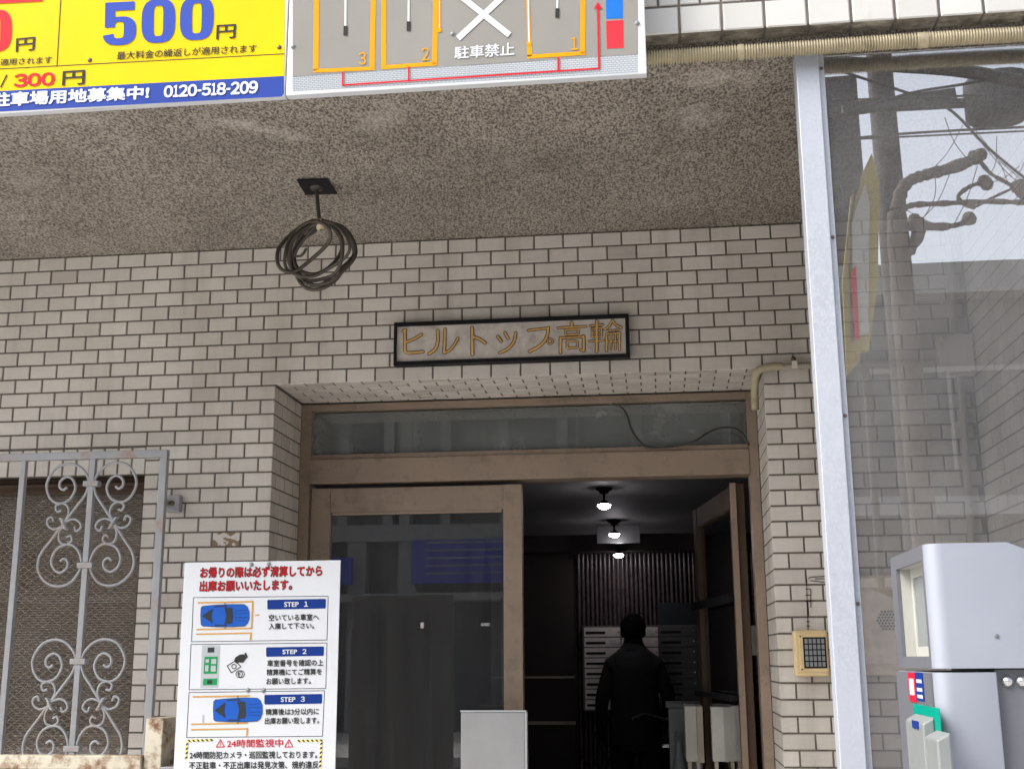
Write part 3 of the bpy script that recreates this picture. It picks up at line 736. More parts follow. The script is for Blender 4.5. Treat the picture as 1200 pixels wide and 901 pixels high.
# old wire traces on the right pier
g = MB()
for (ax, ay), (bx_, by_) in (((945, 677), (947, 742)), ((944, 690), (950, 690)), ((944, 697), (950, 697)), ((944, 704), (950, 704)), ((950, 690), (950, 712)), ((947, 678), (950, 676)), ((950, 676), (966, 675)), ((949, 680), (966, 682)), ((955, 678), (966, 678)), ((945, 728), (949, 728)), ((945, 733), (949, 733))):
    p, q = aty(ax, ay, -.0008), aty(bx_, by_, -.0008); g.bar(p, q, .0016, .0022)
tag(g.build('wire_trace', 'outline'), 'thin dark wire remnants stuck on the tiled pier above the yellowed box', 'wire')

# transom cable
g = MB(); yk = .315
g.tube(crom([aty(px, py, yk) for px, py in ((718, 473.5), (728, 477), (735, 487), (740, 503), (750, 518), (762, 524.5), (790, 523), (812, 518), (828, 508), (842, 502), (858, 501.5), (870, 508), (878, 522))], 8), .0042, 8)
tag(g.build('loose_cable', 'cablegrey'), 'dark cable sagging loosely across the glass over the door', 'cable')

# ================================================================ THE TWO HANGING SIGNS
YS = -1.36
def board(name, pts, y, th, mt, parent, bevel=0):
    P = [aty(a, b, y) for a, b in pts]; g = MB(); g.prism(P, (0, th, 0)); return g.build(name, mt, parent, bevel)
# price sign
c0, c1_ = aty(-120, 138.5, YS), aty(333.5, 113, YS)
Ps = thing('price_sign', (.3, YS+.02, c1_.z), 'yellow and blue parking price sign hanging from the canopy edge', 'sign')
ztop = c1_.z+.62
g = MB(); g.box(-.75, c1_.x, YS, YS+.02, c1_.z, ztop); g.build('board', 'signwhite', Ps, bevel=.002)
for sx in (-.5, .5): g = MB(); g.box(sx-.02, sx+.02, YS+.021, CAN+.002, 3.1, 3.14); g.build('bracket', 'bolt', Ps)
S = Sheet(YS, 0, 0, 3)
xl = -1105
S.poly('yel', [(xl, -430), (1003, -450), (1000, 268), (xl, 380)], 1)
S.poly('blu', [(xl, 380), (998, 268), (998, 330), (990, 340.5), (xl, 452)], 1)
S.line('ink', (xl, 302), (1000, 190), 2.6, 2); S.path('ink', [(217, -60), (200, 235)], 3.2, 2)
for ch, q in (('5', ((363, 11), (480, 5), (477, 156), (360, 163))), ('0', ((499, 0), (617, -6), (614, 148), (496, 155))), ('0', ((634, -8), (752, -14), (749, 138), (631, 145)))):
    S.cut('dig'); S.digit('dig', ch, *q)
S.text('ink', '円', (763, 90), (829, 86), (826, 134), (761, 139), 3, .02)
S.text('ink', '最大料金の繰返しが適用されます', (412, 183), (903, 156), (901, 184), (410, 211), 3, .012)
S.text('ink', '円', (58, 137), (123, 131), (120, 177), (56, 183), 3, .02)
S.text('ink', '適用されます', (2, 208), (183, 198), (181, 223), (0, 232), 3, .012)
S.digit('red', '0', (-72, 40), (42, 32), (40, 179), (-74, 188), 3); S.cut('red')
S.line('red', (-200, 16), (150, -2), 16, 3)
S.chars('red', '300', (52, 263), (191, 256), (189, 299), (50, 306), 3, .045)
S.text('ink', '円', (222, 252), (298, 247), (296, 297), (219, 301), 3, .02)
S.line('ink', (24, 264), (2, 308), 5, 3)
S.text('whi', '駐車場用地募集中!', (-28, 329), (524, 303), (521, 347), (-30, 376), 3, .04)
S.chars('whi', '0120-518-209', (579, 304), (906, 286), (904, 327), (577, 342), 3, .055)
S.build(Ps, {'yel': ('yellow_field', 'signyellow'), 'blu': ('blue_band', 'signblue'), 'ink': ('black_lettering', 'signink'), 'dig': ('price_digits', 'digitblue'), 'red': ('red_lettering', 'signred'), 'whi': ('white_lettering', 'signwhite')})
for u, v in ((316, 213), (982, 168)):
    p = aty(u/3, v/3, YS); g = MB(); g.lathe(p, [(.006, 0), (.005, .003), (0, .004)], 10, (0, -1, 0)); g.build('bolt', 'boltdark', Ps)

# parking map sign
c1_ = aty(758, 87, YS); c0 = aty(335, 112.5, YS)
Pm = thing('parking_map_sign', (1.2, YS+.02, c1_.z), 'grey parking map sign with numbered orange bays and a red arrow', 'sign')
g = MB(); g.box(c0.x+.001, c1_.x, YS-.004, YS+.018, c1_.z-.001, ztop); g.build('board', 'signwhite', Pm, bevel=.002)
for sx in (1.0, 1.5): g = MB(); g.box(sx-.02, sx+.02, YS+.019, CAN+.002, 3.1, 3.14); g.build('bracket', 'bolt', Pm)
S = Sheet(YS-.004, 400, 0, 3)
S.poly('gre', [(-171, -300), (1042, -370), (1042, 192), (-171, 271)], 1)
# brick hatched strip
def strip(u, t): return (u, (271+(192-271)*(u+171)/1213)*(1-t)+((320+(253-320)*(u+171)/1213))*t)
for i in range(9): S.line('hat', strip(-171, i/8), strip(1042, i/8), 2.2, 1)
for i in range(8):
    u = -171+(6 if i % 2 else 0)
    while u < 1042: S.line('hat', strip(u, i/8), strip(u, (i+1)/8), 2, 1); u += 14
OW = 17
S.path('ora', [(-290, -40), (-282, 248)], OW, 2); S.path('ora', [(-292, 252), (112, 240)], 12, 2); S.path('ora', [(116, -40), (106, 246)], OW, 2)
S.view(0, 0, 3)
S.L['ora'] = MB(); S.all = [x for x in S.all if x[0] != 'ora']+[('ora', S.L['ora'])]; S.path('ora', [(1113, -40), (1110, 250)], 19, 2); S.view(400, 0, 3)
S.path('ora', [(-99, 250), (117, 241)], 13, 2); S.path('ora', [(113, -40), (108, 241)], 18, 2)
S.cut('ora'); S.path('ora', [(149, -40), (149, 236)], 18, 2); S.path('ora', [(140, 238), (335, 224)], 14, 2); S.path('ora', [(332, -40), (328, 228)], 18, 2)
S.cut('ora'); S.path('ora', [(660, 140), (662, 200)], 17, 2); S.path('ora', [(654, 201), (858, 187)], 14, 2); S.path('ora', [(850, -40), (848, 190)], 18, 2)
S.cut('ora'); S.path('ora', [(345, -40), (345, 106)], 9, 2); S.disc('ora', (344, 107), 8, 8, 3)
S.cut('ora'); S.path('ora', [(656, -40), (660, 150)], 13, 2); S.disc('ora', (659, 155), 8, 7, 3)
S.path('whi', [(345, -40), (345, 100)], 3, 3); S.path('whi', [(656, -40), (660, 150)], 5, 3)
for n_, q in (('3', (61, 86, 185, 228)), ('2', (283, 308, 169, 213)), ('1', (808, 831, 132, 176))):
    S.text('ora', chr(ord(n_)-48+0xFF10), (q[0], q[2]+1), (q[1], q[2]-1), (q[1], q[3]-1), (q[0], q[3]+1), 3, .012)
S.cut('whi'); S.line('whi', (410, 136), (580, -22), 21, 3); S.line('whi', (410, -20), (591, 124), 21, 4)
S.text('whi', '駐車禁止', (399, 166), (608, 150), (607, 195), (398, 208), 3, .02)
for u, v in ((14, 92), (236, 76), (759, 30)):
    S.cut('whi', 'ink'); S.line('whi', (u+1, -30), (u, v), 7, 3); S.line('ink', (u+1, v), (u, v+34), 14, 3)
S.path('rdl', [(5, 253), (5, 302)], 6, 4); S.path('rdl', [(2, 300), (908, 241)], 6, 4); S.path('rdl', [(237, 236), (237, 288)], 6, 4); S.path('rdl', [(763, 202), (763, 250)], 7, 4)
S.path('rdl', [(906, 244), (902, 28)], 7, 4); S.poly('rdl', [(888, 33), (916, 31), (902, 7)], 4)
S.poly('sqb', [(930, -50), (989, -53), (989, 65), (931, 67)], 2); S.poly('sqr', [(931, 75), (991, 71), (992, 169), (933, 172)], 2)
S.build(Pm, {'gre': ('grey_field', 'signgrey'), 'hat': ('brick_hatching', 'hatch'), 'ora': ('orange_bay_lines', 'signorange'), 'whi': ('white_lettering', 'signwhite'), 'ink': ('wheel_stop_icons', 'signink'), 'rdl': ('red_route_line', 'signred'), 'sqb': ('blue_square', 'squareblue'), 'sqr': ('red_square', 'squarered')})
for px, py in ((400+391/3, 121/3), (400+1040/3, 83/3), (343.5, 55)):
    p = aty(px, py, YS-.004); g = MB(); g.lathe(p, [(.006, 0), (.005, .003), (0, .004)], 10, (0, -1, 0)); g.build('bolt', 'plastgrey', Pm)

# ================================================================ POST AND CLEAR SCREEN
YP = -1.2
Po = thing('steel_post', (2.03, YP, 0), 'galvanised steel post standing under the canopy edge beside the clear screen', 'post')
g = MB(); g.box(2.004, 2.058, YP, YP+.055, 0, 2.966); g.box(2.0585, 2.072, YP+.012, YP+.03, 0, 2.965); g.build('channel', 'galv', Po, bevel=.002)
for px, py in ((963.5, 80.5), (974.5, 278), (988.5, 487), (1003.5, 707)):
    p = aty(px, py, YP+.011); g = MB(); g.lathe((2.065, YP+.012, p.z), [(.0042, 0), (.004, .003), (.002, .005), (0, .005)], 10, (0, -1, 0)); g.build('rivet', 'boltdark', Po)
g = MB(); g.box(2.073, XR-.004, YP+.018, YP+.022, .15, 2.962)
tag(g.build('clear_screen', 'pane'), 'dusty clear plastic screen between steel post and side wall reflecting the sky', 'screen')

# ================================================================ INFORMATION BOARD, GATE
YB = -.6
Ib = thing('instruction_board', (.53, YB, 0), 'white parking instruction board with three blue numbered steps', 'sign')
BQ = [aty(a, b, YB) for a, b in ((215, 660), (400, 655.5), (391, 901), (206, 901))]
bx0, bx1, bz1, bz0 = .302, .756, 1.82, .95
g = MB(); g.box(bx0, bx1, YB, YB+.004, bz0, bz1); g.build('board', 'signwhite', Ib, bevel=.001)
g = MB(); g.box(.40, .43, YB+.005, YB+.035, 0, 1.75); g.build('leg', 'galv', Ib)
g = MB(); g.box(.63, .66, YB+.005, YB+.035, 0, 1.75); g.build('leg', 'galv', Ib)
S = Sheet(YB, 200, 640, 3.452)
kw = ((121, 86), (612, 78), (612, 119), (120, 127)); S.text('rdo', 'お帰りの際は必ず清算してから', *kw, 1, .06); S.text('rdi', 'お帰りの際は必ず清算してから', *kw, 2, .0)
kw = ((119, 141), (490, 134), (490, 175), (118, 182)); S.text('rdo', '出庫お願いいたします。', *kw, 1, .06); S.text('rdi', '出庫お願いいたします。', *kw, 2, .0)
def frame4(a, b, c, d): S.path('ink', [a, b, c, d, a], 2.2, 1)
frame4((92, 207), (637, 201), (632, 378), (84, 385)); S.cut('ink'); frame4((82, 396), (632, 390), (627, 574), (74, 579)); S.cut('ink'); frame4((74, 590), (622, 583), (614, 767), (64, 772))
S.path('bay', [(110, 228), (335, 223)], 6, 1); S.path('bay', [(332, 221), (326, 334)], 6, 2); S.path('bay', [(105, 336), (329, 331)], 6, 1)
S.path('bay', [(104, 355), (328, 350)], 6, 1); S.path('bay', [(325, 348), (322, 378)], 6, 2); S.line('bay', (342, 278), (358, 277), 5, 1)
S.cut('bay', 'igr'); S.path('bay', [(90, 608), (320, 604)], 6, 1); S.path('bay', [(83, 719), (313, 714)], 6, 1); S.path('bay', [(83, 741), (313, 737)], 6, 1); S.path('bay', [(310, 735), (307, 765)], 6, 2)
S.line('igr', (132, 682), (131, 713), 9, 1)
def car(cx, cy, wd, ht):
    def T(a): return [(cx+u*wd/2, cy+v*ht/2-.02*u*wd/2) for u, v in a]
    body = [(-.98, -.72), (-.9, -.86), (-.3, -.95), (.3, -.97), (.8, -.93), (.93, -.7), (1, -.3), (1, .3), (.93, .7), (.8, .93), (.3, .97), (-.3, .95), (-.9, .86), (-.98, .72), (-1, 0)]
    S.poly('cdk', T([(u*1.012, v*1.04) for u, v in body]), 2); S.poly('car', T(body), 3)
    S.poly('cdk', T([(-.92, -.05), (-.5, -.66), (-.56, 0), (-.5, .66), (-.92, .05)]), 4)
    S.poly('cdk', T([(-.02, -.74), (.3, -.68), (.34, 0), (.3, .68), (-.02, .74), (.06, 0)]), 4)
    S.line('cdk', T([(-.42, -.82), ])[0], T([(.1, -.84)])[0], ht*.05, 4); S.line('cdk', T([(-.42, .82)])[0], T([(.1, .84)])[0], ht*.05, 4)
    for v in (-.5, -.2, .2, .5): S.line('cdk', T([(.42, v*.8)])[0], T([(.92, v)])[0], 1.2, 4)
    S.line('cdk', T([(.0, -1.15)])[0], T([(.02, -.93)])[0], 3, 4); S.line('cdk', T([(.0, 1.15)])[0], T([(.02, .93)])[0], 3, 4)
car(219, 280, 196, 92); S.cut('car', 'cdk'); car(271, 661, 198, 98); S.cut('car', 'cdk')
for t, (x0, x1, y0, y1) in (('STEP  １', (391, 628, 214, 253)), ('STEP  ２', (386, 620, 406, 444)), ('STEP  ３', (379, 613, 598, 637))):
    S.cut('nav'); S.poly('nav', [(x0+3, y0+2), (x1-3, y0-2), (x1, y0+2), (x1-1, y1-5), (x1-4, y1-2), (x0+3, y1+2), (x0, y1-2), (x0, y0+5)], 1)
    cxm = (x0+x1)/2+(0 if True else 0); S.text('whi', t, (cxm-50, y0+10), (cxm+46, y0+9), (cxm+46, y1-10), (cxm-50, y1-9), 2, .03)
for t, q in (('空いている車室へ', (397, 599, 274, 300)), ('入庫して下さい。', (397, 580, 309, 334)), ('車室番号を確認の上', (391, 617, 458, 484)), ('精算機にてご精算を', (388, 611, 495, 520)), ('お願い致します。', (387, 566, 531, 557)),
             ('精算後は3分以内に', (384, 599, 655, 681)), ('出庫お願い致します。', (381, 600, 691, 717)), ('24時間防犯カメラ・巡回監視しております。', (77, 592, 828, 857)), ('不正駐車・不正出庫は発見次第、規約違反', (74, 598, 869, 899))):
    x0, x1, y0, y1 = q; S.text('inb', t, (x0, y0+1.5), (x1, y0-1.5), (x1, y1-1.5), (x0, y1+1.5), 2, .022)
S.text('rdd', '24時間監視中', (228, 781), (454, 778), (454, 810), (228, 813), 2, .012)
for cx_ in (200, 477):
    S.path('rdd', [(cx_-16, 811), (cx_+1, 780), (cx_+17, 810), (cx_-16, 811)], 3.2, 2); S.line('rdd', (cx_, 789), (cx_, 801), 3, 3); S.disc('rdd', (cx_, 806), 2, 2, 3)
def hazard(a, b, wd):
    a, b = Vector(a), Vector(b); d = (b-a); L = d.length; d.normalize(); n = Vector((-d.y, d.x))*wd/2
    S.cut('haz', 'inb'); S.poly('haz', [a+n, b+n, b-n, a-n], 1); t = 4
    while t < L-8: S.poly('inb', [a+d*(t+4)+n, a+d*(t+12)+n, a+d*(t+6)-n, a+d*(t-2)-n], 2); t += 18
hazard((66, 786), (168, 782), 8); hazard((67, 790), (62, 862), 8); hazard((510, 786), (612, 784), 8); hazard((610, 788), (604, 896), 8)
S.cut()
# payment machine and hand-with-money pictograms
S.poly('igr', [(127, 401), (200, 400), (192, 571), (120, 572)], 1); S.poly('cdk', [(150, 409), (177, 408), (176, 428), (149, 429)], 2)
S.poly('ign', [(137, 446), (190, 445), (186, 514), (133, 515)], 2); S.poly('ign', [(132, 535), (188, 534), (186, 560), (130, 561)], 2)
for q in ((142, 456, 155, 470), (165, 455, 185, 475), (140, 480, 153, 505), (163, 482, 183, 506)): S.poly('igr', [(q[0], q[1]), (q[2], q[1]), (q[2]-1, q[3]), (q[0]-1, q[3])], 3)
S.poly('cdk', [(148, 540), (168, 540), (167, 555), (147, 555)], 3)
S.poly('inb', [(256, 462), (262, 448), (280, 437), (298, 436), (306, 452), (292, 470), (276, 468), (268, 474), (262, 470)], 2)
S.poly('inb', [(298, 432), (304, 429), (312, 447), (306, 452)], 2)
S.path('inb', [(228, 483), (262, 462), (284, 486), (246, 511), (228, 483)], 3.5, 1); S.path('inb', [(256+9*math.cos(a*.5), 485+9*math.sin(a*.5)) for a in range(14)], 3.2, 2)
for dx in (0, 8): S.path('inb', [(277+dx+13*math.cos(a*.42), 516+14*math.sin(a*.42)) for a in range(16)], 2.6, 2)
S.path('inb', [(271, 508), (277, 515), (283, 508)], 2.2, 2); S.line('inb', (277, 515), (277, 524), 2.2, 2); S.line('inb', (271, 517), (283, 517), 1.6, 2)
S.build(Ib, {'rdo': ('heading_outline', 'outline'), 'rdi': ('heading', 'signred'), 'ink': ('panel_lines', 'cardark'), 'bay': ('bay_lines', 'bayorange'), 'igr': ('grey_icons', 'icongrey'), 'car': ('car_icons', 'carblue'), 'cdk': ('car_windows', 'cardark'), 'nav': ('step_bars', 'navy'), 'whi': ('step_lettering', 'signwhite'), 'inb': ('lettering', 'signink'), 'rdd': ('warning_lettering', 'boardred'), 'haz': ('hazard_stripes', 'hazyellow'), 'ign': ('green_icons', 'icongreen')})
for u, v in ((327, 74), (397, 72), (312, 581), (375, 582)):
    p = aty(200+u/3.452, 640+v/3.452, YB); g = MB(); g.lathe(p, [(.0065, 0), (.0055, .003), (0, .004)], 10, (0, -1, 0)); g.build('bolt', 'plastgrey', Ib)

Gt = thing('gate', (.14, -.38, 0), 'cream painted gate post and rail flaking with rust under the window', 'gate')
g = MB(); g.box(.112, .166, -.36, -.20, 0, 1.382); g.build('post', 'rustwhite', Gt, bevel=.003)
g = MB(); g.box(-1.3, .11, -.375, -.335, 1.238, 1.277); g.build('rail', 'rustwhite', Gt, bevel=.003)
g = MB(); g.box(-1.3, .11, -.37, -.34, .3, .34); g.build('rail', 'rustwhite', Gt, bevel=.003)
g = MB()
for i in range(9): g.box(-1.2+i*.16, -1.182+i*.16, -.362, -.348, .34, 1.238)
g.build('infill_bar', 'rustwhite', Gt)
g = MB(); g.box(.1665, .215, -.365, -.195, 1.225, 1.245); g.build('side_flange', 'greypaint', Gt, bevel=.002)

# plain board before the closed leaf
a = aty(540, 834, .12); b = aty(615, 834, .12)
Gb = thing('notice_stand', ((a.x+b.x)/2, .13, 0), 'plain light grey upright board standing before the closed door leaf', 'board')
g = MB(); g.box(a.x, b.x, .12, .15, .3, a.z); g.build('panel', 'greyboard', Gb, bevel=.004)
e = .005
g = MB(); g.box(a.x-.002, b.x+.004, .117, .153, a.z+.0005, a.z+.005); g.box(b.x+.0005, b.x+.006, .116, .152, .3, a.z); g.build('rim', 'signwhite', Gb)
for sx in (a.x+.03, b.x-.05):
    g = MB(); g.box(sx, sx+.02, .125, .145, 0, .3); g.build('leg', 'greypaint', Gb)

# ================================================================ PAYMENT MACHINE
X0 = 2.05
Pay = thing('payment_machine', (2.2, -1.82, 0), 'silver parking payment machine with a small recessed screen', 'payment machine')
yn, yf = -1.965, -1.67                  # near and far edge of the front that faces left
rc = .024
def plan(x1, grow=0):
    pts = [(X0, yf)] + [(X0+rc-rc*math.cos(t*math.pi/2/6), yn+rc-rc*math.sin(t*math.pi/2/6)) for t in range(7)] + [(x1, yn), (x1, yf)]
    return pts
g = MB()
# upper housing: front with a screen opening
z0, z1 = 1.531, 1.72
sy0, sy1, sz0, sz1 = -1.927, -1.716, 1.549, 1.697
def hull(g, z0, z1, x1, slope=None, hole=None):
    pts = plan(x1); n = len(pts)
    lowv = [Vector((x, y, z0)) for x, y in pts]
    topv = [Vector((x, y, z1)) for x, y in pts]
    fs = [(i, i+1, n+i+1, n+i) for i in range(n-1) if not (hole and i == 0)] + [(n-1, 0, n, 2*n-1)]
    g.add(lowv+topv, fs, 0, smooth=True)
    g.add(lowv, [tuple(range(n))]); g.add(topv, [tuple(range(n))])
pts = plan(2.172)[:-1]; back = [(2.34, yn), (2.34, yf)]
ring = pts + back; n = len(ring)
def ztop(x): return z1-max(0, x-2.172)*.42
low = [Vector((x, y, z0)) for x, y in ring]; top = [Vector((x, y, ztop(x))) for x, y in ring]
g.add(low+top, [(i, (i+1) % n, n+(i+1) % n, n+i) for i in range(1, n-1)], 0, smooth=True)
g.add([Vector((2.34, yf, z0)), Vector((X0, yf, z0)), Vector((X0, yf, z1)), Vector((2.172, yf, z1)), Vector((2.34, yf, ztop(2.34)))], [(0, 1, 2, 3, 4)])
g.add(low, [tuple(range(n))])
g.add([*top[:-2], Vector((2.172, yf, z1))], [tuple(range(n-1))]); g.add([Vector((2.172, yn, z1)), top[-2], top[-1], Vector((2.172, yf, z1))], [(0, 1, 2, 3)])
U_ = g.build('upper_housing', 'machine', Pay)
g = MB(); yb = yn+rc
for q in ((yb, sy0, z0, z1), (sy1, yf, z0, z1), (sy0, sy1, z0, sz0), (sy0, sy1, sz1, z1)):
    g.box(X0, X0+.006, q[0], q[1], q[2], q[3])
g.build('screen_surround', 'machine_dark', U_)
g = MB()
for q in ((sy0, sy0+.016, sz0, sz1), (sy1-.016, sy1, sz0, sz1), (sy0+.016, sy1-.016, sz0, sz0+.016), (sy0+.016, sy1-.016, sz1-.016, sz1)):
    g.box(X0+.024, X0+.03, q[0], q[1], q[2], q[3])
g.box(X0+.0065, X0+.024, sy1, sy1+.003, sz0, sz1); g.box(X0+.0065, X0+.024, sy0-.003, sy0, sz0, sz1); g.box(X0+.0065, X0+.024, sy0, sy1, sz1, sz1+.003); g.box(X0+.0065, X0+.024, sy0, sy1, sz0-.003, sz0)
Bz = g.build('screen_bezel', 'bezel', U_)
g = MB(); g.box(X0+.026, X0+.033, sy0+.016, sy1-.016, sz0+.016, sz1-.016); g.build('screen', 'screen', U_)
# lower housing
g = MB(); hull(g, .35, 1.525, 2.139); Lw = g.build('lower_housing', 'machine', Pay, bevel=.0025)
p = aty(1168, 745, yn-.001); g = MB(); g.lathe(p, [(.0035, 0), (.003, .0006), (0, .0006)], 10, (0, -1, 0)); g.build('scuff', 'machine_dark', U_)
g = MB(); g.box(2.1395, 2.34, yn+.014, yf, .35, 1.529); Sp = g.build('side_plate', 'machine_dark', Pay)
for px in (1180, 1197):
    p = aty(px, 798, yn+.013); g = MB(); g.lathe(p, [(.0088, 0), (.0083, .003), (.0055, .006), (0, .0075)], 16, (0, -1, 0)); g.build('bolt', 'bolt', Sp)
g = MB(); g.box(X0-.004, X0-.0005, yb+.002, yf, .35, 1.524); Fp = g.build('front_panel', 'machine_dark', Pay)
def fy(px, py=830, xx=X0-.005): return atx(px, py, xx).y
def fz(px, py, xx=X0-.005): return atx(px, py, xx).z
g = MB(); g.box(X0-.0055, X0-.0045, fy(1075), fy(1067), fz(1071, 822), fz(1071, 788)); g.build('red_sticker', 'boardred', Fp)
g = MB(); g.box(X0-.006, X0-.0056, fy(1073.5), fy(1068.5), fz(1071, 814), fz(1071, 795)); g.build('sticker_mark', 'signwhite', Fp)
g = MB(); g.box(X0-.0055, X0-.0045, fy(1084), fy(1075.3), fz(1080, 821), fz(1080, 788)); g.build('blue_sticker', 'navy', Fp)
for q in (796, 806, 814):
    g = MB(); g.box(X0-.006, X0-.0056, fy(1083), fy(1077), fz(1080, q+4), fz(1080, q)); g.build('sticker_line', 'signwhite', Fp)
g = MB(); g.box(X0-.006, X0-.0045, fy(1101), fy(1071), fz(1086, 857), fz(1086, 827)); g.build('teal_panel', 'green', Fp)
def slotbox(y0, y1, z0, z1, dx, nm):
    g = MB(); ym_ = z0+(z1-z0)*.45
    g.prism([(X0-.006, y0, z1), (X0-.006-dx, y0, z1-.01), (X0-.006-dx, y0, ym_), (X0-.006-dx*.3, y0, z0), (X0-.006, y0, z0)], (0, y1-y0, 0)); return g.build(nm, 'plastgrey', Fp, bevel=.003)
slotbox(fy(1086, 870, X0-.02), fy(1066, 870, X0-.02), 1.30, fz(1076, 838, X0-.02), .018, 'coin_slot'); slotbox(fy(1103, 870, X0-.02), fy(1089, 870, X0-.02), 1.25, fz(1094, 856, X0-.02), .02, 'card_slot')
g = MB(); g.box(X0-.0252, X0-.0243, fy(1076, 850, X0-.025), fy(1069, 850, X0-.025), fz(1072, 853, X0-.025), fz(1072, 844, X0-.025)); g.build('slot_label', 'navy', Fp)
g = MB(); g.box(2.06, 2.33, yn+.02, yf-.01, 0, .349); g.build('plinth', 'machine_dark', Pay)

# ================================================================ LOBBY THINGS
for i, (px, py, zc, lab) in enumerate(((708, 592, 2.36, 'nearest small glowing ceiling lamp in the dark lobby'), (720, 626, 2.36, 'middle glowing ceiling lamp before a square metal plate'), (725, 650, 2.3, 'farthest glowing lamp at the back of the dark lobby'))):
    p = atz(px, py, zc)
    L = thing('ceiling_lamp', (p.x, p.y, 2.455), lab, 'lamp', 'glowing lamps along the lobby ceiling')
    zt_ = 2.4545
    g = MB(); g.lathe((p.x, p.y, zt_), [(.0, 0), (.045, 0), (.045, -.01), (.03, -.018), (.022, -.03), (.007, -.034), (.007, zc+.03-zt_), (.022, zc+.02-zt_), (.038, zc+.004-zt_)], 16); g.build('holder', 'black', L)
    g = MB(); g.lathe((p.x, p.y, zc), [(.034, .004), (.036, 0), (.03, -.012), (.016, -.02), (0, -.022)], 16); g.build('bulb', 'lampglow', L)
p = atz(722, 622, 2.40)
g = MB(); g.box(p.x-.14, p.x+.16, p.y+.15, p.y+.17, 2.33, 2.452); g.box(p.x-.02, p.x+.02, p.y+.15, p.y+.17, 2.4525, 2.455)
tag(g.build('ceiling_sign_plate', 'mailboxdark'), 'square metal plate hanging from the lobby ceiling behind a lamp', 'plate')
# mailboxes
Mb = thing('mailbox_bank', (1.49, 5.42, 1.15), 'bank of steel mailboxes on the slatted lobby wall', 'mailbox')
x0, x1, zb, zt_ = 1.067, 1.91, 1.172, 1.776
g = MB(); g.box(x0-.01, x1+.01, 5.36, 5.46, zb-.01, zt_+.01); g.build('cabinet', 'mailboxdark', Mb)
cw = (x1-x0)/3; rh = (zt_-zb)/8
for c in range(3):
    for r in range(8):
        a, b = x0+c*cw+.005, x0+(c+1)*cw-.005; z0, z1 = zb+r*rh+.004, zb+(r+1)*rh-.004
        g = MB(); g.box(a, b, 5.345, 5.3595, z0, z1); d = g.build('mailbox_door', 'mailbox' if c < 2 else 'mailboxdark', Mb)
        g = MB(); g.box(a+.012, a+.16, 5.343, 5.3448, z0+.020, z0+.038); g.build('slot', 'black', d)
        g = MB(); g.lathe((b-.014, 5.345, (z0+z1)/2), [(.006, 0), (.006, .006), (0, .007)], 8, (0, -1, 0)); g.build('lock', 'bolt', d)
        if c < 2 and (r*7+c*3) % 4 != 1:
            g = MB(); g.box(b-.085, b-.03, 5.343, 5.3448, z0+.018, z0+.05); g.build('paper_label', 'label', d)
# cabinets and boards at the right
a, b = aty(783, 829, 1.9), aty(836, 829, 1.9)
Cb_ = thing('storage_cabinet', ((a.x+b.x)/2, 2.0, .15), 'low dark grey cabinet on the right of the lobby', 'cabinet')
g = MB(); g.box(a.x, b.x+.12, 1.9, 2.2, .152, a.z); g.build('body', 'plastgrey', Cb_, bevel=.004)
g = MB(); g.box(a.x-.01, b.x+.13, 1.885, 2.21, a.z+.001, a.z+.02); g.build('top', 'mailboxdark', Cb_)
g = MB(); g.box(a.x+.02, b.x+.10, 1.893, 1.8995, .2, a.z-.03); g.build('door', 'plastgrey', Cb_)
p = aty(795, 857, 1.75)
g = MB(); g.lathe((p.x, 1.75, .155), [(0, 0), (.04, 0), (.04, p.z-.36), (.03, p.z-.30), (.018, p.z-.24), (.018, p.z-.155), (0, p.z-.155)], 14)
tag(g.build('bottle', 'plastgrey'), 'tall pale grey bottle in front of the low lobby cabinet', 'bottle')
def leaning(px0, px1, py0, y, th, mt, lab, edge):
    a, b = aty(px0, py0, y), aty(px1, py0, y)
    t = thing('board', ((a.x+b.x)/2, y, .15), lab, 'board')
    zb_ = aty(px0, 892, y).z
    g = MB(); g.box(a.x, b.x-.024, y, y+th, zb_, a.z); g.build('panel', mt, t, bevel=.002)
    g = MB(); g.box(b.x-.0235, b.x, y-.004, y+th, zb_-.004, a.z-.002); g.build('edge', edge, t)
    for lx in (a.x+.006, b.x-.03): g = MB(); g.box(lx, lx+.014, y+.01, y+.03, .152, zb_-.001); g.build('leg', edge, t)
leaning(802, 823, 827, 1.0, .25, 'paleboard', 'pale upright board with a cream edge beside the open door', 'plywood')
leaning(833, 857, 828, .82, .08, 'paleboard', 'worn pale board with a wooden edge behind the open door glass', 'plywood')
p = aty(882, 750, .55)
g = MB(); g.box(p.x-.02, p.x+.02, .55, .575, p.z-.052, p.z+.052); g.box(p.x-.006, p.x+.006, .544, .5495, p.z-.014, p.z+.014)
tag(g.build('switch_box', 'boxcream'), 'cream switch box in the gap by the right door jamb', 'switch')

a, b = aty(771, 706, 5.44), aty(818, 733, 5.44)
g = MB(); g.box(a.x, b.x, 5.41, 5.45, b.z, a.z); tag(g.build('notice_board', 'cardark'), 'dark blank notice board on the slatted wall above the mailboxes', 'notice board')
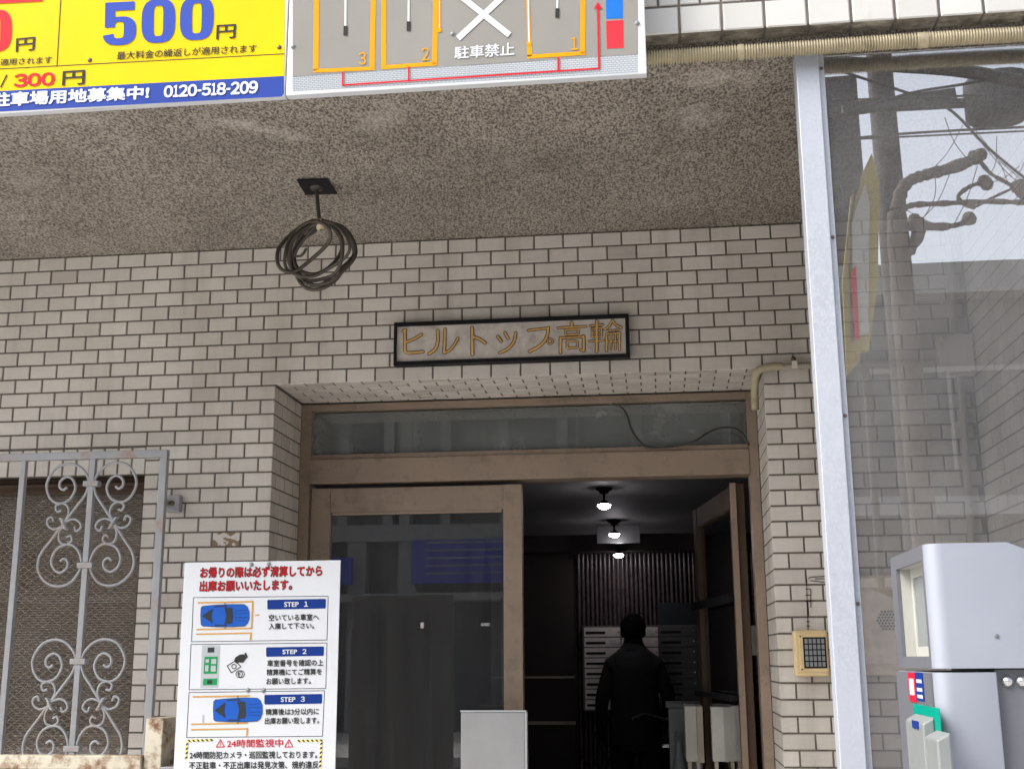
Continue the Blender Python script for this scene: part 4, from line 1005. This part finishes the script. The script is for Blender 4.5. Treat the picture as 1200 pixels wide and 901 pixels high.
# ---------------------------------------------------------------- person seen from behind
def skin_body(name, chain, edges, radii, mt, parent=None, sub=2, root=0):
    c = Vector(chain[0]); me = bpy.data.meshes.new(name)
    me.from_pydata([Vector(v)-c for v in chain], edges, []); me.materials.append(MT[mt])
    o = bpy.data.objects.new(name, me); COL.objects.link(o); W[o] = c
    md = o.modifiers.new('skin', 'SKIN'); md.use_smooth_shade = True
    sk = me.skin_vertices[0].data if me.skin_vertices else None
    if sk is None:
        bm = bmesh.new(); bm.from_mesh(me); bm.verts.layers.skin.verify(); bm.to_mesh(me); bm.free(); sk = me.skin_vertices[0].data
    for i, r in enumerate(radii):
        sk[i].radius = r if isinstance(r, tuple) else (r, r); sk[i].use_root = (i == root)
    s_ = o.modifiers.new('sub', 'SUBSURF'); s_.levels = sub; s_.render_levels = sub
    if parent: o.parent = parent; o.location = c-W[parent]
    else: o.location = c
    return o
px_, py_ = 1.455, 4.6; F0 = .15
V = []; E = []; Rr = []
def node(x, y, z, r, par=None):
    V.append((px_+x, py_+y, F0+z)); Rr.append(r); i = len(V)-1
    if par is not None: E.append((par, i))
    return i
pel = node(0, 0, .92, (.15, .11)); wst = node(0, 0, 1.08, (.145, .105), pel); chs = node(0, .0, 1.28, (.17, .115), wst); upc = node(0, -.01, 1.40, (.12, .08), chs)
nk = node(0, .01, 1.48, .055, upc); hd = node(0, .025, 1.58, (.075, .092), nk); tp = node(0, .02, 1.655, (.06, .075), hd)
for sg in (-1, 1):
    sh = node(sg*.15, -.005, 1.345, .068, upc)
    if sg < 0: el = node(-.225, -.02, 1.12, .052, sh); wr = node(-.235, .03, .90, .035, el); hn = node(-.232, .05, .83, .034, wr); dv = Vector((0.02, .2, -1)).normalized(); ax = Vector((0, 1, 0))
    else: el = node(.235, .0, 1.13, .052, sh); wr = node(.205, .20, 1.02, .036, el); hn = node(.205, .275, 1.0, .034, wr); dv = Vector((0, 1, -.35)).normalized(); ax = Vector((1, 0, 0))
    base = Vector(V[hn])-Vector((px_, py_, F0))
    for fi, (of, ln) in enumerate(((-.026, .068), (-.009, .078), (.009, .074), (.025, .058))):
        k1 = base+dv*.03+ax*of; k2 = base+dv*(.03+ln*.5)+ax*of; k3 = base+dv*(.03+ln*.85)+ax*of+Vector((0, 0, -.02)) if sg > 0 else base+dv*(.03+ln*.9)+ax*of+Vector((.015, 0, 0))
        a1 = node(*k1, .011, hn); a2 = node(*k2, .0095, a1); node(*k3, .008, a2)
    tb = base+ax*(-.035)+dv*.005; t1 = node(*tb, .012, hn); node(*(tb+dv*.035-ax*.012), .009, t1)
for sg in (-1, 1):
    hp = node(sg*.09, 0, .86, .098, pel); kn = node(sg*.105, .02, .47, .066, hp); an = node(sg*.11, -.02, .09, .043, kn); node(sg*.12, .14, .035, (.042, .034), an)
Pn = skin_body('person', V, E, Rr, 'cloth')
tag(Pn, 'person in a dark jacket seen from behind facing the mailboxes', 'person')
g = MB(); hc_ = Vector((px_, py_+.012, F0+1.595)); n_, m_ = 22, 12
vs = []; rh_ = random.Random(5)
for i in range(m_+1):
    ph = math.pi*.70*i/m_
    for j in range(n_):
        th = math.tau*j/n_; k_ = 1+rh_.uniform(-.045, .06)
        low = 1 if math.sin(th) < .35 else .62                       # the hairline stops higher over the face
        p_ = ph*low
        vs.append(hc_+Vector((.088*math.sin(p_)*math.cos(th)*k_, .103*math.sin(p_)*math.sin(th)*k_, .108*math.cos(p_)*k_)))
g.add(vs, [(i*n_+j, i*n_+(j+1) % n_, (i+1)*n_+(j+1) % n_, (i+1)*n_+j) for i in range(m_) for j in range(n_)], smooth=True)
g.build('hair', 'hair', Pn)
g = MB(); fc = hc_+Vector((0, .02, -.03))
g.lathe(fc+Vector((0, .0, -.085)), [(.0, 0), (.035, .004), (.058, .03), (.07, .075), (.074, .11), (.07, .15), (.05, .175)], 18)
g.tube([fc+Vector((0, .068, .02)), fc+Vector((0, .088, -.012)), fc+Vector((0, .07, -.022))], .011, 8)
for sg in (-1, 1): g.lathe(fc+Vector((sg*.082, -.02, .005)), [(0, -.006), (.022, -.004), (.026, .003), (0, .006)], 10, (sg, 0, .1))
g.build('face', 'skin', Pn)
for sg in (-1, 1):
    g = MB(); g.lathe(fc+Vector((sg*.03, .066, .025)), [(0, -.006), (.009, -.002), (.009, .003), (0, .006)], 10, (0, 1, 0)); g.build('eye', 'black', Pn)
g = MB(); g.tube([fc+Vector((-.022, .062, -.045)), fc+Vector((0, .07, -.043)), fc+Vector((.022, .062, -.045))], .004, 6); g.build('mouth', 'boardred', Pn)
g = MB(); jv = []; nj = 28; rj = random.Random(9)
prof = [(1.475, .068), (1.445, .125), (1.40, .175), (1.30, .195), (1.18, .188), (1.05, .192), (.95, .198), (.86, .20), (.80, .192)]
for z_, r_ in prof:
    for j in range(nj):
        th = math.tau*j/nj; k_ = 1+.03*math.sin(th*7+z_*9)+rj.uniform(-.02, .02)
        jv.append(Vector((px_+r_*.87*k_*math.cos(th), py_+r_*.72*k_*math.sin(th), F0+z_+.012*math.sin(th*3+z_*20))))
g.add(jv, [(i*nj+j, i*nj+(j+1) % nj, (i+1)*nj+(j+1) % nj, (i+1)*nj+j) for i in range(len(prof)-1) for j in range(nj)], smooth=True)
g.build('jacket', 'cloth', Pn)
g = MB(); g.lathe((px_, py_+.005, F0+1.45), [(.060, .055), (.07, .04), (.078, .02), (.088, .0)], 18); g.build('jacket_collar', 'cloth', Pn)

# bicycle beside the person
By = thing('bicycle', (1.70, 4.25, F0), 'dark bicycle parked beside the person in the lobby', 'bicycle')
bx = 1.70
def wheel(y):
    g = MB(); pts = [(bx, y+.31*math.cos(a*math.pi/16), F0+.335+.31*math.sin(a*math.pi/16)) for a in range(32)]
    g.tube(pts, .017, 8, closed=True); wl = g.build('wheel', 'black', By)
    g = MB(); g.tube([(bx, y+.285*math.cos(a*math.pi/16), F0+.335+.285*math.sin(a*math.pi/16)) for a in range(32)], .008, 6, closed=True)
    for a in range(14): g.tube([(bx, y, F0+.335), (bx, y+.285*math.cos(a*math.pi/7), F0+.335+.285*math.sin(a*math.pi/7))], .0015, 4)
    g.tube([(bx-.05, y, F0+.335), (bx+.05, y, F0+.335)], .014, 8); g.build('rim', 'bolt', wl)
wheel(3.75); wheel(4.80)
g = MB()
for a, b in (((3.75, .335), (4.15, .32)), ((3.75, .335), (4.02, .78)), ((4.15, .32), (4.0, .86)), ((4.15, .32), (4.6, .70)), ((4.03, .72), (4.57, .80)), ((4.56, .86), (4.80, .335))):
    g.tube([(bx, a[0], F0+a[1]), (bx, b[0], F0+b[1])], .015, 8)
g.build('frame', 'mailboxdark', By)
g = MB(); g.tube([(bx, 4.56, F0+.86), (bx, 4.55, F0+.99)], .012, 8); g.tube(crom([(bx-.27, 4.36, F0+1.0), (bx-.18, 4.46, F0+1.03), (bx-.08, 4.54, F0+1.0), (bx, 4.56, F0+.99), (bx+.08, 4.54, F0+1.0), (bx+.18, 4.46, F0+1.03), (bx+.27, 4.36, F0+1.0)], 5), .011, 8); g.build('handlebar', 'bolt', By)
g = MB(); g.lathe((bx, 3.98, F0+.89), [(0, .03), (.05, .03), (.085, .012), (.08, -.01), (0, -.01)], 14); g.build('saddle', 'black', By)
g = MB(); g.box(bx-.09, bx+.09, 4.70, 4.92, F0+.80, F0+.82); g.build('carrier', 'bolt', By)

# ================================================================ ACROSS THE STREET (seen in the glass)
YP_ = YP+.018
def mir(px, py, yv): p = aty(px, py, yv); return Vector((p.x, 2*YP_-p.y, p.z))       # what the clear screen mirrors at this pixel
def mdoor(px, py, yv): p = aty(px, py, yv); return Vector((p.x, 2*.365-p.y, p.z))
YO = -22.0
Op = thing('shop_building', (5, YO, 0), 'pale shop building across the street with white columns and blue sign', 'building')
zr = 8.88
g = MB(); g.box(-22, 30, YO-8, YO, 0, zr); g.build('wall', 'facade', Op)
g = MB(); g.box(-22.1, 30.1, YO, YO+.5, zr-.5, zr+.1); g.build('cornice', 'facadewhite', Op)
vy = .73-YO
for px in (409, 460, 479, 525, 592, 660, 745, 850):
    p = mdoor(px, 500, vy)
    g = MB(); g.box(p.x-.11, p.x+.11, YO, YO+.35, 4.45, zr-.5); g.build('column', 'facadewhite', Op)
for px in (423, 481, 600):
    p = mdoor(px, 640, vy); g = MB(); g.box(p.x-.2, p.x+.2, YO, YO+.35, 0, 4.1); g.build('column', 'facadewhite', Op)
g = MB(); g.box(-22, 30, YO, YO+.45, 4.1, 4.45); g.build('floor_band', 'facadewhite', Op)
for i in range(13):
    xx = -20+i*3.7
    g = MB(); g.box(xx, xx+2.9, YO+.001, YO+.06, 5.0, 6.9); w_ = g.build('window', 'winddark', Op)
    g = MB(); g.box(xx-.08, xx+2.98, YO+.061, YO+.12, 6.9, 7.0); g.box(xx+1.42, xx+1.48, YO+.061, YO+.11, 5.0, 6.9); g.build('frame', 'facadewhite', w_)
g = MB(); g.box(-22, 30, YO+.001, YO+.05, .15, 2.75); g.build('shopfront', 'winddark', Op)
g = MB(); g.box(-22, 30, YO+.051, YO+1.0, 2.76, 2.92); g.build('awning', 'facadewhite', Op)
a, b = mdoor(488, 640, vy), mdoor(600, 684, vy)
g = MB(); g.box(a.x, b.x, YO+.3, YO+.5, b.z, a.z+.1); Sg = g.build('shop_sign', 'bluesign', Op)
g = MB()
for kk in range(5): g.box(a.x+.3, b.x-.1, YO+.501, YO+.51, b.z+.2+kk*.17, b.z+.24+kk*.17)
g.build('sign_stripes', 'facadewhite', Sg)
a, b = mdoor(385, 655, vy), mdoor(418, 686, vy)
g = MB(); g.box(a.x-2, b.x, YO+.3, YO+.5, b.z, a.z); g.build('shop_sign', 'bluesign', Op)

# utility pole with its crossarm, transformer and yellow board
vP = 12.0; YU = 2*YP_-vP
pp = mir(1046, 250, vP)
Up = thing('utility_pole', (pp.x, YU, 0), 'concrete utility pole with crossarm and transformer across the street', 'utility pole')
g = MB(); g.tube([(pp.x, YU, 0), (pp.x-.02, YU, 14)], .19, 16, rs=[.2, .165]); g.build('pole', 'polegrey', Up)
a, b = mir(985, 138, vP), mir(1115, 120, vP)
g = MB(); g.bar((a.x, YU+.22, a.z), (b.x, YU+.22, b.z), .1, .16); g.build('crossarm', 'polegrey', Up)
a, b = mir(1112, 108, vP), mir(1215, 146, vP)
g = MB(); g.lathe(((a.x+b.x)/2, YU+.3, b.z), [(0, 0), (.4, 0), (.44, .03), (.44, a.z-b.z-.05), (.3, a.z-b.z), (0, a.z-b.z)], 18); g.bar((pp.x, YU+.2, (a.z+b.z)/2), ((a.x+b.x)/2, YU+.2, (a.z+b.z)/2), .1, .1); g.build('transformer', 'polegrey', Up)
a, b = mir(992, 205, vP), mir(1029, 470, vP)
tl, br = a, b
Yb = thing('yellow_board', ((a.x+b.x)/2, YU+.3, 0), 'tall yellow banner board on a stand by the utility pole', 'sign')
g = MB(); g.prism([mir(px, py, vP-.3) for px, py in ((1022, 180), (1031, 215), (1030, 330), (1018, 410), (992, 440), (988, 330), (998, 230))], (0, -.06, 0)); g.build('board', 'yellowboard', Yb)
g = MB(); g.prism([mir(px, py, vP-.32) for px, py in ((1014, 215), (1020, 240), (1018, 390), (1000, 395), (999, 260))], (0, .015, 0)); g.build('panel', 'paleboard', Yb)
g = MB(); g.prism([mir(px, py, vP-.34) for px, py in ((996, 262), (1001, 225), (1008, 206), (1009, 214), (1003, 232), (999, 262), (1001, 400), (997, 400))], (0, .01, 0)); g.build('dark_rim', 'winddark', Yb)
g = MB(); g.prism([mir(px, py, vP-.35) for px, py in ((998, 318), (1004, 312), (1007, 398), (1001, 398))], (0, .01, 0)); g.build('red_stripe', 'signred', Yb)
pz = mir(1008, 420, vP); g = MB(); g.tube([(pz.x, YU+.3, 0), (pz.x, YU+.3, pz.z)], .05, 8); g.build('stand_pole', 'polegrey', Yb)

# neighbouring block that closes the view beside the pole
vN = 24.0; YN = 2*YP_-vN
a, b = mir(930, 92, vN), mir(1004, 92, vN)
Nb = thing('office_block', ((a.x+b.x)/2-2, YN-3, 0), 'tall grey office block rising beside the shop building across the street', 'building')
g = MB(); g.box(a.x-4, b.x, YN-6, YN, 0, a.z); g.build('wall', 'polegrey', Nb)
for zz in range(3, int(a.z)-1, 3):
    g = MB(); g.box(a.x-3.5, b.x-.5, YN+.001, YN+.05, zz, zz+1.5); g.build('window', 'winddark', Nb)

# pruned street tree
vT = 8.0; YT = 2*YP_-vT
hub = mir(1074, 262, vT)
Tr = thing('pruned_tree', (hub.x, YT, 0), 'pruned bare street tree with knobbly branches across the lot', 'tree')
hub = mir(1052, 262, vT)
g = MB(); tp_ = crom([(hub.x+.05, YT, 0), (hub.x+.02, YT, 2), (hub.x, YT, hub.z-.5), (hub.x, YT, hub.z+.12)], 6)
g.tube(tp_, .12, 12, rs=[.16-.07*i/(len(tp_)-1)+random.uniform(-.006, .01) for i in range(len(tp_))]); g.build('trunk', 'bark', Tr)
def br_(pts, r0, r1, dy=0):
    P = crom([mir(px, py, vT)+Vector((0, dy*i*.12, 0)) for i, (px, py) in enumerate(pts)], 5); n = len(P)
    rs = [r0+(r1-r0)*i/(n-1)+random.uniform(-.008, .016)*(r0/.05) for i in range(n)]
    g = MB(); g.tube(P, r0, 8, rs=rs)
    e = P[-1]
    for q in range(3): g.lathe(e+Vector((random.uniform(-.05, .05), random.uniform(-.05, .05), random.uniform(-.05, .05))), [(0, -.07), (.05, -.05), (.07, 0), (.05, .05), (0, .07)], 9)
    for q in range(2):
        s0 = P[random.randrange(n//2, n)]; d = Vector((random.uniform(-.8, .8), random.uniform(-.6, .6), random.uniform(.2, 1))).normalized()
        g.tube(crom([s0, s0+d*.3+Vector((.03, 0, 0)), s0+d*random.uniform(.5, .9)+Vector((random.uniform(-.1, .1), 0, .1))], 4), .0045, 5)
    g.build('branch', 'bark', Tr)
br_([(1052, 246), (1056, 225), (1066, 212), (1085, 205), (1108, 199), (1128, 192), (1147, 184)], .062, .05)
br_([(1052, 250), (1066, 244), (1090, 245), (1120, 246), (1160, 247), (1205, 251), (1260, 250)], .032, .022, .5)
br_([(1052, 268), (1066, 264), (1080, 258), (1092, 259), (1112, 257), (1132, 252), (1144, 244)], .045, .03, -.5)
br_([(1062, 300), (1074, 282), (1080, 262), (1076, 256)], .05, .07, -.4)
br_([(1143, 244), (1130, 238), (1125, 227), (1140, 214), (1158, 207)], .024, .02, -.3)
br_([(1148, 188), (1160, 204), (1176, 215), (1198, 229)], .022, .014, .2)
br_([(1144, 243), (1165, 232), (1195, 219)], .016, .009, .2)
# overhead wires
for i, (pts, r, lab) in enumerate(((((940, 150), (1055, 113), (1125, 100), (1260, 78)), .018, 'thin overhead wire sloping up to the right'), (((940, 118), (1055, 116), (1200, 110), (1300, 108)), .014, 'level overhead wire above the crossarm'),
        (((940, 170), (1060, 157), (1200, 149), (1300, 146)), .016, 'level overhead wire below the crossarm'), (((1050, 105), (1110, 127), (1160, 175), (1230, 232)), .018, 'overhead wire dropping steeply from the crossarm'),
        (((930, 70), (1062, 78), (1130, 84), (1205, 98), (1300, 122)), .085, 'thick black overhead cable bundle'), (((940, 168), (1020, 163), (1110, 158), (1280, 150)), .012, 'faint overhead wire near the pole'))):
    g = MB(); P = crom([mir(px, py, 10.5) for px, py in pts], 8)
    d0 = (P[0]-P[1]).normalized(); d1 = (P[-1]-P[-2]).normalized()
    g.tube([P[0]+d0*18] + P + [P[-1]+d1*18], r, 6); tag(g.build('overhead_wire', 'cablegrey'), lab, 'wire', 'wires over the street')
